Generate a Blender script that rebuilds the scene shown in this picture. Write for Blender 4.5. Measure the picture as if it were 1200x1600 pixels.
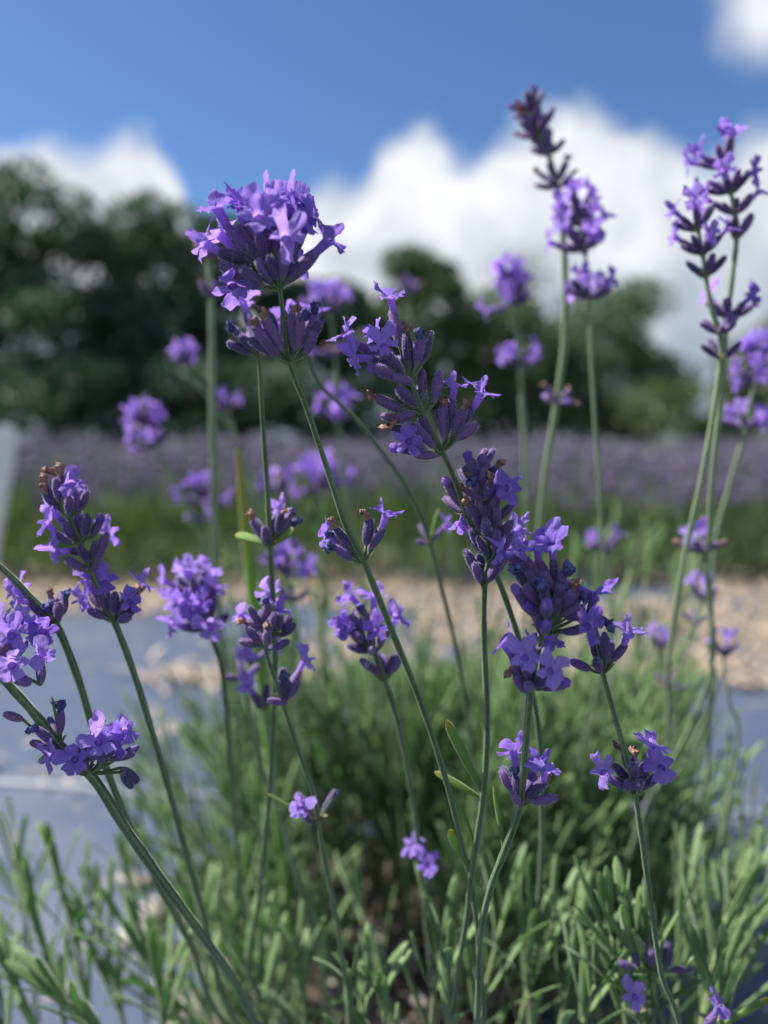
import bpy, math, random
import numpy as np
from mathutils import Vector, Matrix, noise as mnoise

R = math.radians
random.seed(7)
rng = np.random.default_rng(11)
scene = bpy.context.scene
for o in list(bpy.data.objects):
    bpy.data.objects.remove(o)

# ------------------------------------------------------------------ camera
CAM_H, FPX, HORIZON = 0.30, 1155.0, 690.0
PITCH = math.atan((800.0 - HORIZON) / FPX)
cam_data = bpy.data.cameras.new('camera')
cam = bpy.data.objects.new('camera', cam_data)
scene.collection.objects.link(cam)
cam.location = (0, 0, CAM_H)
cam.rotation_euler = (R(90) - PITCH, 0, 0)
cam_data.sensor_fit = 'VERTICAL'
cam_data.sensor_height = 36.0
cam_data.lens = 36.0 * FPX / 1600.0
cam_data.clip_start = 0.005
cam_data.clip_end = 2000
cam_data.dof.use_dof = True
cam_data.dof.focus_distance = 0.152
cam_data.dof.aperture_fstop = cam_data.lens / 3.8
scene.camera = cam
CF = Vector((0, math.cos(PITCH), -math.sin(PITCH)))
CU = Vector((0, math.sin(PITCH), math.cos(PITCH)))
CR = Vector((1, 0, 0))
C0 = Vector((0, 0, CAM_H))


def P(px, py, d):
    """a direction of the photograph turned into the point at depth d (metres)"""
    return C0 + CF * d + CR * ((px - 600.0) / FPX * d) + CU * ((800.0 - py) / FPX * d)


def proj(p):
    v = Vector(p) - C0
    d = v.dot(CF)
    return 600 + v.dot(CR) / d * FPX, 800 - v.dot(CU) / d * FPX, d


# ------------------------------------------------------------------ sky, sun
SUN_EL, SUN_AZ = 55.0, -76.0           # azimuth from +Y towards +X
world = bpy.data.worlds.new('World')
scene.world = world
world.use_nodes = True
wt = world.node_tree
wt.nodes.clear()


def N(t, kind, **kw):
    n = t.nodes.new(kind)
    for k, v in kw.items():
        setattr(n, k, v)
    return n


def M(t, op, a, b=None, c=None, clamp=False):
    n = t.nodes.new('ShaderNodeMath')
    n.operation = op
    n.use_clamp = clamp
    for i, v in enumerate((a, b, c)):
        if v is None:
            continue
        if isinstance(v, (int, float)):
            n.inputs[i].default_value = v
        else:
            t.links.new(v, n.inputs[i])
    return n.outputs[0]


def SS(t, v, lo, hi, a=0.0, b=1.0):
    n = t.nodes.new('ShaderNodeMapRange')
    n.interpolation_type = 'SMOOTHSTEP'
    t.links.new(v, n.inputs[0])
    for i, x in enumerate((lo, hi, a, b)):
        n.inputs[i + 1].default_value = x
    return n.outputs[0]


def MIX(t, f, a, b, blend='MIX'):
    n = t.nodes.new('ShaderNodeMix')
    n.data_type = 'RGBA'
    n.blend_type = blend
    for s, v in ((n.inputs[0], f), (n.inputs[6], a), (n.inputs[7], b)):
        if isinstance(v, (int, float)):
            s.default_value = v
        elif isinstance(v, (tuple, list)):
            s.default_value = (v[0], v[1], v[2], 1)
        else:
            t.links.new(v, s)
    return n.outputs[2]


def NOISE(t, vec, scale, detail=4, rough=0.55, out=0, dist=0.0):
    n = t.nodes.new('ShaderNodeTexNoise')
    n.inputs['Scale'].default_value = scale
    n.inputs['Detail'].default_value = detail
    n.inputs['Roughness'].default_value = rough
    n.inputs['Distortion'].default_value = dist
    if vec is not None:
        t.links.new(vec, n.inputs['Vector'])
    return n.outputs[out]


sky = N(wt, 'ShaderNodeTexSky', sky_type='NISHITA', sun_disc=False)
sky.sun_elevation = R(SUN_EL)
sky.sun_rotation = R(SUN_AZ)
sky.altitude = 200
sky.air_density = 1.0
sky.dust_density = 0.3
sky.ozone_density = 3.0
tc = N(wt, 'ShaderNodeTexCoord')
sp = N(wt, 'ShaderNodeSeparateXYZ')
wt.links.new(tc.outputs['Generated'], sp.inputs[0])
az = M(wt, 'ARCTAN2', sp.outputs[0], sp.outputs[1])
el = M(wt, 'ARCSINE', sp.outputs[2])
azn = M(wt, 'ADD', M(wt, 'DIVIDE', az, 2 * math.pi), 0.5)


def azel(px, py):
    v = (P(px, py, 1.0) - C0).normalized()
    return math.atan2(v.x, v.y) / (2 * math.pi) + 0.5, math.asin(v.z)


fc = N(wt, 'ShaderNodeFloatCurve')
wt.links.new(azn, fc.inputs['Value'])
tops = [(-260, 330), (-120, 250), (10, 245), (100, 212), (150, 222), (192, 178), (232, 172), (262, 220),
        (300, 335), (400, 380), (470, 330), (500, 275), (560, 290), (610, 215), (680, 200), (740, 222), (800, 190), (880, 190),
        (925, 158), (985, 178), (1050, 205), (1110, 238), (1170, 212), (1290, 225), (1500, 300)]
pts = [azel(*p) for p in tops]
k = pts[-1][0] + 0.03
i = 0
while k < 0.985:
    pts.append((k, R([22, 34, 18, 29, 38, 24, 31][i % 7])))  # unseen cloud banks, raised to add ambient light and lift shadows
    k += 0.028 + 0.013 * ((i * 5) % 3)
    i += 1
k = pts[0][0] - 0.03
i = 0
while k > 0.015:
    pts.append((k, R([20, 30, 18, 36, 25, 33, 28][i % 7])))  # unseen banks on the other side, also raised for ambient light
    k -= 0.028 + 0.013 * ((i * 4) % 3)
    i += 1
pts.sort()
cv = fc.mapping.curves[0]
cv.points[0].location = (0.0, R(28))
cv.points[1].location = (1.0, R(28))
for x, y in pts:
    cv.points.new(x, y)
fc.mapping.update()
h = fc.outputs[0]
n1 = NOISE(wt, tc.outputs['Generated'], 7.5, 7, 0.6)
n2 = NOISE(wt, tc.outputs['Generated'], 3.2, 5, 0.55)
n3 = NOISE(wt, tc.outputs['Generated'], 9.0, 4, 0.5, dist=0.6)
rel = M(wt, 'SUBTRACT', M(wt, 'ADD', h, M(wt, 'MULTIPLY', M(wt, 'SUBTRACT', n1, 0.52), 0.16)), el)
mask = SS(wt, rel, -0.012, 0.034)
# small loose cumulus scattered higher up
mask2 = None
for (bx, by, br) in [(*azel(1205, -5), 0.055), (0.70, 0.75, 0.12), (0.27, 0.62, 0.10), (0.93, 0.8, 0.15), (0.08, 0.7, 0.12), (0.38, 0.95, 0.10)]:
    azr, elr = (bx - 0.5) * 2 * math.pi, by
    dv = N(wt, 'ShaderNodeVectorMath', operation='DISTANCE')
    wt.links.new(tc.outputs['Generated'], dv.inputs[0])
    dv.inputs[1].default_value = (math.sin(azr) * math.cos(elr), math.cos(azr) * math.cos(elr), math.sin(elr))
    q = M(wt, 'SUBTRACT', M(wt, 'ADD', br, M(wt, 'MULTIPLY', M(wt, 'SUBTRACT', n1, 0.5), 0.10)), dv.outputs['Value'])
    q = SS(wt, q, -0.02, 0.045)
    mask2 = q if mask2 is None else M(wt, 'MAXIMUM', mask2, q)
mask = M(wt, 'MAXIMUM', mask, M(wt, 'MULTIPLY', mask2, 0.9))
lit = M(wt, 'SUBTRACT', 1.0, SS(wt, rel, 0.03, 0.26))
lit = M(wt, 'ADD', M(wt, 'MULTIPLY', lit, 0.75), M(wt, 'MULTIPLY', M(wt, 'SUBTRACT', n3, 0.46), 2.3), clamp=True)
CLOUD = 8.9
ccol = MIX(wt, lit, (0.40 * CLOUD, 0.47 * CLOUD, 0.58 * CLOUD), (0.98 * CLOUD, 0.99 * CLOUD, 1.02 * CLOUD))
bluer = MIX(wt, 1.0, sky.outputs[0], (0.72, 0.93, 1.16), 'MULTIPLY')
col = MIX(wt, mask, bluer, ccol)
bg = N(wt, 'ShaderNodeBackground')
bg.inputs['Strength'].default_value = 0.058
wt.links.new(col, bg.inputs['Color'])
wo = N(wt, 'ShaderNodeOutputWorld')
wt.links.new(bg.outputs[0], wo.inputs[0])

sun_data = bpy.data.lights.new('sun', 'SUN')
sun_data.energy = 4.8
sun_data.angle = R(0.6)
sun_data.color = (1.0, 0.95, 0.87)
sun = bpy.data.objects.new('sun', sun_data)
scene.collection.objects.link(sun)
sdir = Vector((math.sin(R(SUN_AZ)) * math.cos(R(SUN_EL)), math.cos(R(SUN_AZ)) * math.cos(R(SUN_EL)), math.sin(R(SUN_EL))))
sun.rotation_euler = sdir.to_track_quat('Z', 'Y').to_euler()
sun.location = sdir * 20

vs = scene.view_settings
vs.view_transform = 'Standard'
vs.look = 'None'
vs.exposure = 1.0
vs.gamma = 1.0
vs.use_curve_mapping = False
scene.render.engine = 'CYCLES'
cy = scene.cycles
cy.use_denoising = True
try:
    cy.denoiser = 'OPENIMAGEDENOISE'
except Exception:
    pass
cy.max_bounces = 7
cy.diffuse_bounces = 4
cy.transmission_bounces = 4
cy.sample_clamp_indirect = 6
cy.caustics_reflective = False
cy.caustics_refractive = False

# ------------------------------------------------------------------ materials


def mat(name):
    m = bpy.data.materials.new(name)
    m.use_nodes = True
    t = m.node_tree
    t.nodes.clear()
    out = N(t, 'ShaderNodeOutputMaterial')
    b = N(t, 'ShaderNodeBsdfPrincipled')
    t.links.new(b.outputs[0], out.inputs[0])
    return m, t, b, out


def setc(t, sock, v):
    if isinstance(v, (tuple, list)):
        sock.default_value = (v[0], v[1], v[2], 1)
    elif isinstance(v, (int, float)):
        sock.default_value = v
    else:
        t.links.new(v, sock)


def translucent(t, b, out, colr, amount):
    tr = N(t, 'ShaderNodeBsdfTranslucent')
    setc(t, tr.inputs['Color'], colr)
    mx = N(t, 'ShaderNodeMixShader')
    mx.inputs[0].default_value = amount
    t.links.new(b.outputs[0], mx.inputs[1])
    t.links.new(tr.outputs[0], mx.inputs[2])
    t.links.new(mx.outputs[0], out.inputs[0])
    return tr


def bump(t, b, hgt, strength, dist):
    n = N(t, 'ShaderNodeBump')
    n.inputs['Strength'].default_value = strength
    n.inputs['Distance'].default_value = dist
    t.links.new(hgt, n.inputs['Height'])
    t.links.new(n.outputs[0], b.inputs['Normal'])


def objcoord(t):
    return N(t, 'ShaderNodeTexCoord').outputs['Object']


def objrand(t):
    return N(t, 'ShaderNodeObjectInfo').outputs['Random']


def islrand(t):
    return N(t, 'ShaderNodeNewGeometry').outputs['Random Per Island']


def attr(t, name):
    n = N(t, 'ShaderNodeAttribute')
    n.attribute_name = name
    s = N(t, 'ShaderNodeSeparateColor')
    t.links.new(n.outputs['Color'], s.inputs[0])
    return s.outputs[0], s.outputs[1], s.outputs[2]


def sheen(b, w, colr):
    b.inputs['Sheen Weight'].default_value = w
    b.inputs['Sheen Roughness'].default_value = 0.4
    b.inputs['Sheen Tint'].default_value = (*colr, 1)


def petal_material(name, dark, light, tcol):
    m, t, b, out = mat(name)
    s, v, _ = attr(t, 'shape')
    r = objrand(t)
    base = MIX(t, r, dark, light)
    vein = M(t, 'MULTIPLY', SS(t, M(t, 'SINE', M(t, 'MULTIPLY', v, 19.0)), 0.2, 1.0), SS(t, s, 0.15, 0.6, 0.5, 0.25))
    c = MIX(t, vein, base, (dark[0] * 0.45, dark[1] * 0.4, dark[2] * 0.62))
    c = MIX(t, SS(t, s, 0.30, 0.02, 0.0, 0.45), c, (0.50, 0.34, 0.72))
    c = MIX(t, SS(t, s, 0.86, 1.0, 0.0, 0.45), c, light)
    nz = NOISE(t, objcoord(t), 900, 3)
    c = MIX(t, SS(t, nz, 0.35, 0.7, 0.0, 0.28), c, light)
    setc(t, b.inputs['Base Color'], c)
    b.inputs['Roughness'].default_value = 0.7
    b.inputs['Specular IOR Level'].default_value = 0.2
    sheen(b, 0.12, (0.8, 0.75, 1.0))
    bump(t, b, M(t, 'ADD', nz, M(t, 'MULTIPLY', vein, 1.2)), 0.6, 0.0003)
    translucent(t, b, out, MIX(t, 1.0, c, tcol, 'MULTIPLY'), 0.52)
    return m


M_PETAL = petal_material('petal_violet', (0.215, 0.125, 0.58), (0.47, 0.34, 0.83), (1.3, 1.15, 1.2))
M_PBUD = petal_material('petal_bud', (0.22, 0.12, 0.50), (0.40, 0.26, 0.70), (1.2, 1.1, 1.2))

m, t, b, out = mat('calyx_purple')
s, rib, _ = attr(t, 'shape')
r = objrand(t)
r2 = M(t, 'FRACT', M(t, 'MULTIPLY', r, 7.13))
top = MIX(t, r, (0.026, 0.016, 0.080), (0.150, 0.078, 0.270))
top = MIX(t, SS(t, r2, 0.6, 1.0, 0, 0.6), top, (0.150, 0.075, 0.170))
low = MIX(t, r, (0.10, 0.085, 0.13), (0.17, 0.19, 0.11))
c = MIX(t, SS(t, s, 0.02, 0.32), low, top)
c = MIX(t, SS(t, rib, 0.45, 1.0, 0.0, 0.40), c, (0.24, 0.16, 0.38))
nz = NOISE(t, objcoord(t), 1500, 3)
c = MIX(t, SS(t, nz, 0.52, 0.75, 0.0, 0.40), c, (0.26, 0.21, 0.40))
setc(t, b.inputs['Base Color'], c)
b.inputs['Roughness'].default_value = 0.7
sheen(b, 0.26, (0.80, 0.76, 0.95))
bump(t, b, nz, 0.5, 0.0002)
M_CALYX = m

m, t, b, out = mat('fuzz')
setc(t, b.inputs['Base Color'], (0.60, 0.55, 0.72))
b.inputs['Roughness'].default_value = 0.6
translucent(t, b, out, (0.62, 0.56, 0.8), 0.5)
M_FUZZ = m


def wither_material(name, a, bb):
    m, t, b, out = mat(name)
    nz = NOISE(t, objcoord(t), 1400, 4)
    c = MIX(t, SS(t, nz, 0.32, 0.68), a, bb)
    setc(t, b.inputs['Base Color'], c)
    b.inputs['Roughness'].default_value = 0.75
    bump(t, b, nz, 0.6, 0.0003)
    translucent(t, b, out, bb, 0.25)
    return m


M_TAN = wither_material('withered_tan', (0.16, 0.085, 0.085), (0.56, 0.36, 0.29))
M_BLUE = wither_material('withered_blue', (0.035, 0.045, 0.17), (0.17, 0.18, 0.46))


def stem_material(name, a, bb, edge):
    m, t, b, out = mat(name)
    s, rib, _ = attr(t, 'shape')
    co = objcoord(t)
    nz = NOISE(t, co, 2600, 2)
    big = NOISE(t, co, 60, 3)
    c = MIX(t, SS(t, big, 0.3, 0.7), a, bb)
    c = MIX(t, SS(t, rib, 0.35, 1.0, 0.0, 0.6), c, edge)
    c = MIX(t, SS(t, nz, 0.55, 0.72, 0.0, 0.55), c, (0.36, 0.42, 0.30))
    setc(t, b.inputs['Base Color'], c)
    b.inputs['Roughness'].default_value = 0.6
    b.inputs['Specular IOR Level'].default_value = 0.35
    sheen(b, 0.35, (0.85, 0.95, 0.75))
    bump(t, b, nz, 0.4, 0.0002)
    translucent(t, b, out, (0.16, 0.24, 0.07), 0.12)
    return m


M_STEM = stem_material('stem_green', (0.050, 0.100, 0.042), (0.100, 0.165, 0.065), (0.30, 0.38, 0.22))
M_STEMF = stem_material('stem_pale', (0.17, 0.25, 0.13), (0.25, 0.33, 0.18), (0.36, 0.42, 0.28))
M_SHOOT = stem_material('shoot_green', (0.13, 0.19, 0.075), (0.21, 0.26, 0.11), (0.26, 0.30, 0.15))


def leaf_material(name, a, bb, tipc, randf, tr_amt=0.42):
    m, t, b, out = mat(name)
    s, e, _ = attr(t, 'shape')
    co = objcoord(t)
    nz = NOISE(t, co, 320, 4)
    c = MIX(t, randf(t), a, bb)
    c = MIX(t, SS(t, nz, 0.35, 0.7, 0.0, 0.25), c, (0.30, 0.40, 0.22))
    c = MIX(t, SS(t, e, 0.75, 1.0, 0.0, 0.45), c, (0.33, 0.42, 0.27))
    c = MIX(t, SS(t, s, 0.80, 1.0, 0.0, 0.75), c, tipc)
    setc(t, b.inputs['Base Color'], c)
    b.inputs['Roughness'].default_value = 0.55
    b.inputs['Specular IOR Level'].default_value = 0.35
    sheen(b, 0.35, (0.85, 1.0, 0.85))
    bump(t, b, nz, 0.25, 0.0005)
    translucent(t, b, out, MIX(t, 1.0, c, (1.2, 1.4, 0.65), 'MULTIPLY'), tr_amt)
    return m


M_LEAF = leaf_material('leaf_grey_green', (0.130, 0.235, 0.086), (0.245, 0.365, 0.155), (0.36, 0.47, 0.25), objrand)  # pale tip tone paints the light caught by the rounded ends
M_LEAFI = leaf_material('leaf_grey_green_mass', (0.130, 0.235, 0.086), (0.245, 0.365, 0.155), (0.36, 0.47, 0.25), islrand)  # same painted light on the tips
M_BRACT = leaf_material('leaf_yellow_green', (0.17, 0.30, 0.06), (0.24, 0.38, 0.08), (0.36, 0.27, 0.06), objrand)

m, t, b, out = mat('papery_bract')
nz = NOISE(t, objcoord(t), 800, 3)
setc(t, b.inputs['Base Color'], MIX(t, nz, (0.14, 0.12, 0.07), (0.30, 0.30, 0.16)))
b.inputs['Roughness'].default_value = 0.7
translucent(t, b, out, (0.3, 0.3, 0.15), 0.3)
M_PAPER = m

# ------------------------------------------------------------------ mesh helpers


def mesh(name, verts, faces, mats, shape=None, midx=None, smooth=True):
    me = bpy.data.meshes.new(name)
    me.from_pydata([tuple(v) for v in verts], [], faces)
    for mm in mats:
        me.materials.append(mm)
    if midx is not None:
        me.polygons.foreach_set('material_index', midx)
    if smooth:
        me.polygons.foreach_set('use_smooth', [True] * len(me.polygons))
    if shape is not None:
        a = me.color_attributes.new('shape', 'FLOAT_COLOR', 'POINT')
        arr = np.ones((len(verts), 4), np.float32)
        arr[:, :2] = np.array(shape, np.float32)
        arr[:, 2] = 0
        a.data.foreach_set('color', arr.ravel())
    me.update()
    return me


def npmesh(name, verts, faces, mats, shape=None, smooth=False):
    """verts (n,3), faces (m,k) numpy arrays"""
    me = bpy.data.meshes.new(name)
    n, (mf, kf) = len(verts), faces.shape
    me.vertices.add(n)
    me.vertices.foreach_set('co', np.asarray(verts, np.float32).ravel())
    me.loops.add(mf * kf)
    me.loops.foreach_set('vertex_index', faces.astype(np.int32).ravel())
    me.polygons.add(mf)
    me.polygons.foreach_set('loop_start', np.arange(0, mf * kf, kf, dtype=np.int32))
    me.polygons.foreach_set('loop_total', np.full(mf, kf, np.int32))
    if smooth:
        me.polygons.foreach_set('use_smooth', np.ones(mf, bool))
    for mm in mats:
        me.materials.append(mm)
    me.update(calc_edges=True)
    if shape is not None:
        a = me.color_attributes.new('shape', 'FLOAT_COLOR', 'POINT')
        arr = np.ones((n, 4), np.float32)
        arr[:, :2] = shape
        a.data.foreach_set('color', arr.ravel())
    return me


WORLD = {}


def link(name, data, parent=None, mw=None, **props):
    o = bpy.data.objects.new(name, data)
    scene.collection.objects.link(o)
    mw = mw if mw is not None else Matrix.Identity(4)
    WORLD[o.name] = mw
    if parent is not None:
        o.parent = parent
        o.matrix_basis = WORLD[parent.name].inverted() @ mw
    else:
        o.matrix_basis = mw
    for k_, v_ in props.items():
        o[k_] = v_
    return o


def frame(z, up, pos, scale=1.0):
    z = Vector(z).normalized()
    y = Vector(up) - z * Vector(up).dot(z)
    if y.length < 1e-6:
        y = Vector((0.3, 0.9, 0.1)) - z * Vector((0.3, 0.9, 0.1)).dot(z)
    y.normalize()
    x = y.cross(z)
    if isinstance(scale, (int, float)):
        scale = (scale, scale, scale)
    m_ = Matrix((x * scale[0], y * scale[1], z * scale[2])).transposed().to_4x4()
    m_.translation = pos
    return m_


def catmull(pts, n=8):
    pts = [Vector(p) for p in pts]
    if len(pts) == 2:
        return [pts[0].lerp(pts[1], i_ / n) for i_ in range(n + 1)]
    ext = [pts[0] * 2 - pts[1]] + pts + [pts[-1] * 2 - pts[-2]]
    res = []
    for i_ in range(1, len(ext) - 2):
        p0, p1, p2, p3 = ext[i_ - 1:i_ + 3]
        for k_ in range(n):
            u = k_ / n
            res.append(0.5 * ((2 * p1) + (p2 - p0) * u + (2 * p0 - 5 * p1 + 4 * p2 - p3) * u * u + (3 * p1 - p0 - 3 * p2 + p3) * u ** 3))
    res.append(pts[-1])
    return res


def tube(vs_, fs_, sh_, path, radii, seg=10, square=0.0, cap=True):
    n0 = len(vs_)
    t0 = (path[1] - path[0]).normalized()
    nrm = t0.orthogonal().normalized()
    L = len(path)
    for i_, p in enumerate(path):
        tg = (path[min(i_ + 1, L - 1)] - path[max(i_ - 1, 0)]).normalized()
        nrm = (nrm - tg * nrm.dot(tg)).normalized()
        bn = tg.cross(nrm)
        r_ = radii if isinstance(radii, float) else radii[i_]
        for k_ in range(seg):
            a_ = 2 * math.pi * k_ / seg
            c4 = math.cos(4 * a_)
            rr = r_ * (1 + square * c4)
            vs_.append(p + nrm * (math.cos(a_) * rr) + bn * (math.sin(a_) * rr))
            sh_.append((i_ / (L - 1), 0.5 + 0.5 * c4))
    for i_ in range(L - 1):
        for k_ in range(seg):
            a_ = n0 + i_ * seg + k_
            b_ = n0 + i_ * seg + (k_ + 1) % seg
            fs_.append((a_, b_, b_ + seg, a_ + seg))
    if cap:
        fs_.append(tuple(n0 + (L - 1) * seg + k_ for k_ in range(seg)))
        fs_.append(tuple(n0 + k_ for k_ in reversed(range(seg))))


# ------------------------------------------------------------------ floret meshes (local +Z along the floret, mm -> m)
MM = 0.001


def calyx_mesh(seed, closed):
    rn = random.Random(seed)
    nt = 26
    prof = [(0.0, 0.30), (0.06, 0.52), (0.18, 0.82), (0.36, 1.06), (0.55, 1.16), (0.74, 1.12), (0.88, 0.98), (0.97, 0.86)]
    prof += [(1.03, 0.66), (1.075, 0.38), (1.09, 0.10)] if closed else [(1.03, 0.80), (0.99, 0.60), (0.90, 0.45)]
    bend = rn.uniform(-0.5, 0.5)
    ph = rn.uniform(0, 6)
    vs_, fs_, sh_, mi = [], [], [], []
    for i_, (z, r_) in enumerate(prof):
        for k_ in range(nt):
            a_ = 2 * math.pi * k_ / nt
            rib = 1.0 if k_ % 2 == 0 else 0.0
            rr = r_ * (1 + (0.15 if 0.1 < z < 1.0 else 0.04) * (rib - 0.5)) * (1 + 0.06 * math.sin(2 * a_ + ph))
            zz = z
            if not closed and i_ in (7, 8):
                zz += 0.05 * math.cos(5 * a_ + ph)
            if closed and z > 0.95:
                zz += 0.03 * math.cos(4 * a_ + ph)
            vs_.append((math.cos(a_) * rr * MM + bend * MM * z * z * 0.6, math.sin(a_) * rr * MM, zz * 6.0 * MM))
            sh_.append((min(z, 1.0), rib))
    for i_ in range(len(prof) - 1):
        for k_ in range(nt):
            a_, b_ = i_ * nt + k_, i_ * nt + (k_ + 1) % nt
            fs_.append((a_, b_, b_ + nt, a_ + nt))
    fs_.append(tuple(range((len(prof) - 1) * nt, len(prof) * nt)))
    mi = [0] * len(fs_)
    for _ in range(420):                               # the short pale fuzz along the ribs
        i_ = rn.randrange(1, 9 if closed else 8)
        k_ = rn.randrange(nt)
        v = Vector(vs_[i_ * nt + k_])
        a_ = 2 * math.pi * k_ / nt
        out_ = Vector((math.cos(a_ + rn.uniform(-.4, .4)), math.sin(a_ + rn.uniform(-.4, .4)), rn.uniform(-0.1, 0.9))).normalized()
        side = out_.cross(Vector((rn.uniform(-1, 1), rn.uniform(-1, 1), rn.uniform(-1, 1)))).normalized() * 0.030 * MM
        L = rn.uniform(0.20, 0.52) * MM
        n0 = len(vs_)
        v = v + Vector((0, 0, rn.uniform(-0.4, 0.4) * MM))
        vs_ += [v - side, v + side, v + out_ * L]
        sh_ += [(0.5, 0.5)] * 3
        fs_.append((n0, n0 + 1, n0 + 2))
        mi.append(1)
    return mesh('calyx', vs_, fs_, [M_CALYX, M_FUZZ], sh_, mi)


def corolla_mesh(seed):
    rn = random.Random(seed)
    nt = 80
    lobes = [(R(56 + rn.uniform(-5, 5)), R(35), rn.uniform(3.3, 4.6)), (R(124 + rn.uniform(-5, 5)), R(35), rn.uniform(3.3, 4.6)),
             (R(194 + rn.uniform(-8, 8)), R(31), rn.uniform(1.7, 2.6)), (R(346 + rn.uniform(-8, 8)), R(31), rn.uniform(1.7, 2.6)),
             (R(270 + rn.uniform(-8, 8)), R(34), rn.uniform(2.0, 2.9))]
    tl = [(rn.uniform(-0.5, 0.5), rn.uniform(-0.6, 0.6)) for _ in lobes]
    off = Vector((seed * 2.3, seed, 0))
    rows = [(-1.6, 0.52), (-0.4, 0.56), (0.8, 0.62), (1.9, 0.68), (2.7, 0.74), (3.25, 0.86)]
    vs_, fs_, sh_ = [], [], []
    for z, r_ in rows:
        for k_ in range(nt):
            a_ = 2 * math.pi * k_ / nt
            vs_.append((math.cos(a_) * r_ * MM, math.sin(a_) * r_ * MM, z * MM))
            sh_.append((0.0, 0.0))
    rt, zt = 0.86, 3.25
    S = 9
    for j in range(1, S + 1):
        s_ = j / S
        for k_ in range(nt):
            a_ = 2 * math.pi * k_ / nt
            best, L, u, li = 9, 0.45, 0.0, 0
            for q, (c_, w_, Lm) in enumerate(lobes):
                d_ = (a_ - c_ + math.pi) % (2 * math.pi) - math.pi
                if abs(d_ / w_) < best:
                    best = abs(d_ / w_)
                    u = d_ / w_
                    li = q
                    f_ = max(0.0, 1 - abs(u) ** 2.6)
                    L = 0.40 + (Lm - 0.40) * f_ ** 0.55
            L *= 1 + 0.05 * math.sin(11 * a_ + seed)
            upper = li < 2
            al = (R(47) if upper else R(12)) + tl[li][0]
            curl = 0.055 if upper else 0.10 + tl[li][1] * 0.12
            l_ = s_ * L
            rho = rt + l_ * math.cos(al)
            z = zt + l_ * math.sin(al) - curl * l_ * l_ - 0.45 * (u * u) * l_ * (0.20 if upper else 0.12)
            z += 0.10 * s_ * s_ * math.sin(9 * a_ + seed * 1.7) + 0.16 * s_ * math.cos(u * 5)
            a2 = a_ + 0.10 * s_ * tl[li][1]
            pv = Vector((math.cos(a2) * rho, math.sin(a2) * rho, z))
            pv += mnoise.noise_vector(pv * 0.55 + off) * 0.75 * s_ + mnoise.noise_vector(pv * 1.7 + off) * 0.22 * s_
            vs_.append(pv * MM)
            sh_.append((0.15 + 0.85 * s_, u))
    nr = len(rows) + S
    for i_ in range(nr - 1):
        for k_ in range(nt):
            a_, b_ = i_ * nt + k_, i_ * nt + (k_ + 1) % nt
            fs_.append((a_, b_, b_ + nt, a_ + nt))
    vs_.append((0, 0, 2.45 * MM))
    sh_.append((0.12, 0.0))
    fs_ += [(len(vs_) - 1, 4 * nt + k_, 4 * nt + (k_ + 1) % nt) for k_ in range(nt)]
    return mesh('corolla', vs_, fs_, [M_PETAL], sh_)


def blob_mesh(name, seed, material, length, r0, r1, ragged, flare):
    """crumpled tube or knob that sits in a calyx mouth"""
    rn = random.Random(seed)
    nt, nr = 16, 10
    off = Vector((rn.uniform(0, 50), rn.uniform(0, 50), rn.uniform(0, 50)))
    bx, by = rn.uniform(-0.8, 0.8), rn.uniform(-0.8, 0.8)
    vs_, fs_, sh_ = [], [], []
    for i_ in range(nr):
        s_ = i_ / (nr - 1)
        r_ = r0 + (r1 - r0) * s_
        if flare:
            r_ *= 0.75 + 0.65 * max(0, s_ - 0.55) / 0.45
        if s_ > 0.86:
            r_ *= 1 - (s_ - 0.86) / 0.14 * 0.85
        for k_ in range(nt):
            a_ = 2 * math.pi * k_ / nt
            p = Vector((math.cos(a_) * r_, math.sin(a_) * r_, -0.9 + s_ * (length + 0.9)))
            d_ = mnoise.noise_vector(p * 1.5 + off) * ragged * (0.25 + s_) + mnoise.noise_vector(p * 3.6 + off) * ragged * 0.55 * (0.2 + s_)
            p += d_ + Vector((bx * s_ * s_, by * s_ * s_, 0))
            vs_.append(p * MM)
            sh_.append((0.6 + 0.4 * s_, math.sin(3 * a_)))
    for i_ in range(nr - 1):
        for k_ in range(nt):
            a_, b_ = i_ * nt + k_, i_ * nt + (k_ + 1) % nt
            fs_.append((a_, b_, b_ + nt, a_ + nt))
    fs_.append(tuple(range((nr - 1) * nt, nr * nt)))
    return mesh(name, vs_, fs_, [material], sh_)


CALYX_C = [calyx_mesh(10 + i_, True) for i_ in range(5)]
CALYX_O = [calyx_mesh(30 + i_, False) for i_ in range(4)]
COROLLA = [corolla_mesh(50 + i_) for i_ in range(7)]
PBUD = [blob_mesh('petal_bud', 70 + i_, M_PBUD, 1.7, 0.75, 1.15, 0.35, False) for i_ in range(4)]
TAN = [blob_mesh('withered_corolla', 80 + i_, M_TAN, 2.9, 0.55, 0.85, 0.75, True) for i_ in range(4)]
BLUE = [blob_mesh('withered_corolla', 90 + i_, M_BLUE, 2.6, 0.6, 0.95, 0.85, True) for i_ in range(4)]


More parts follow.
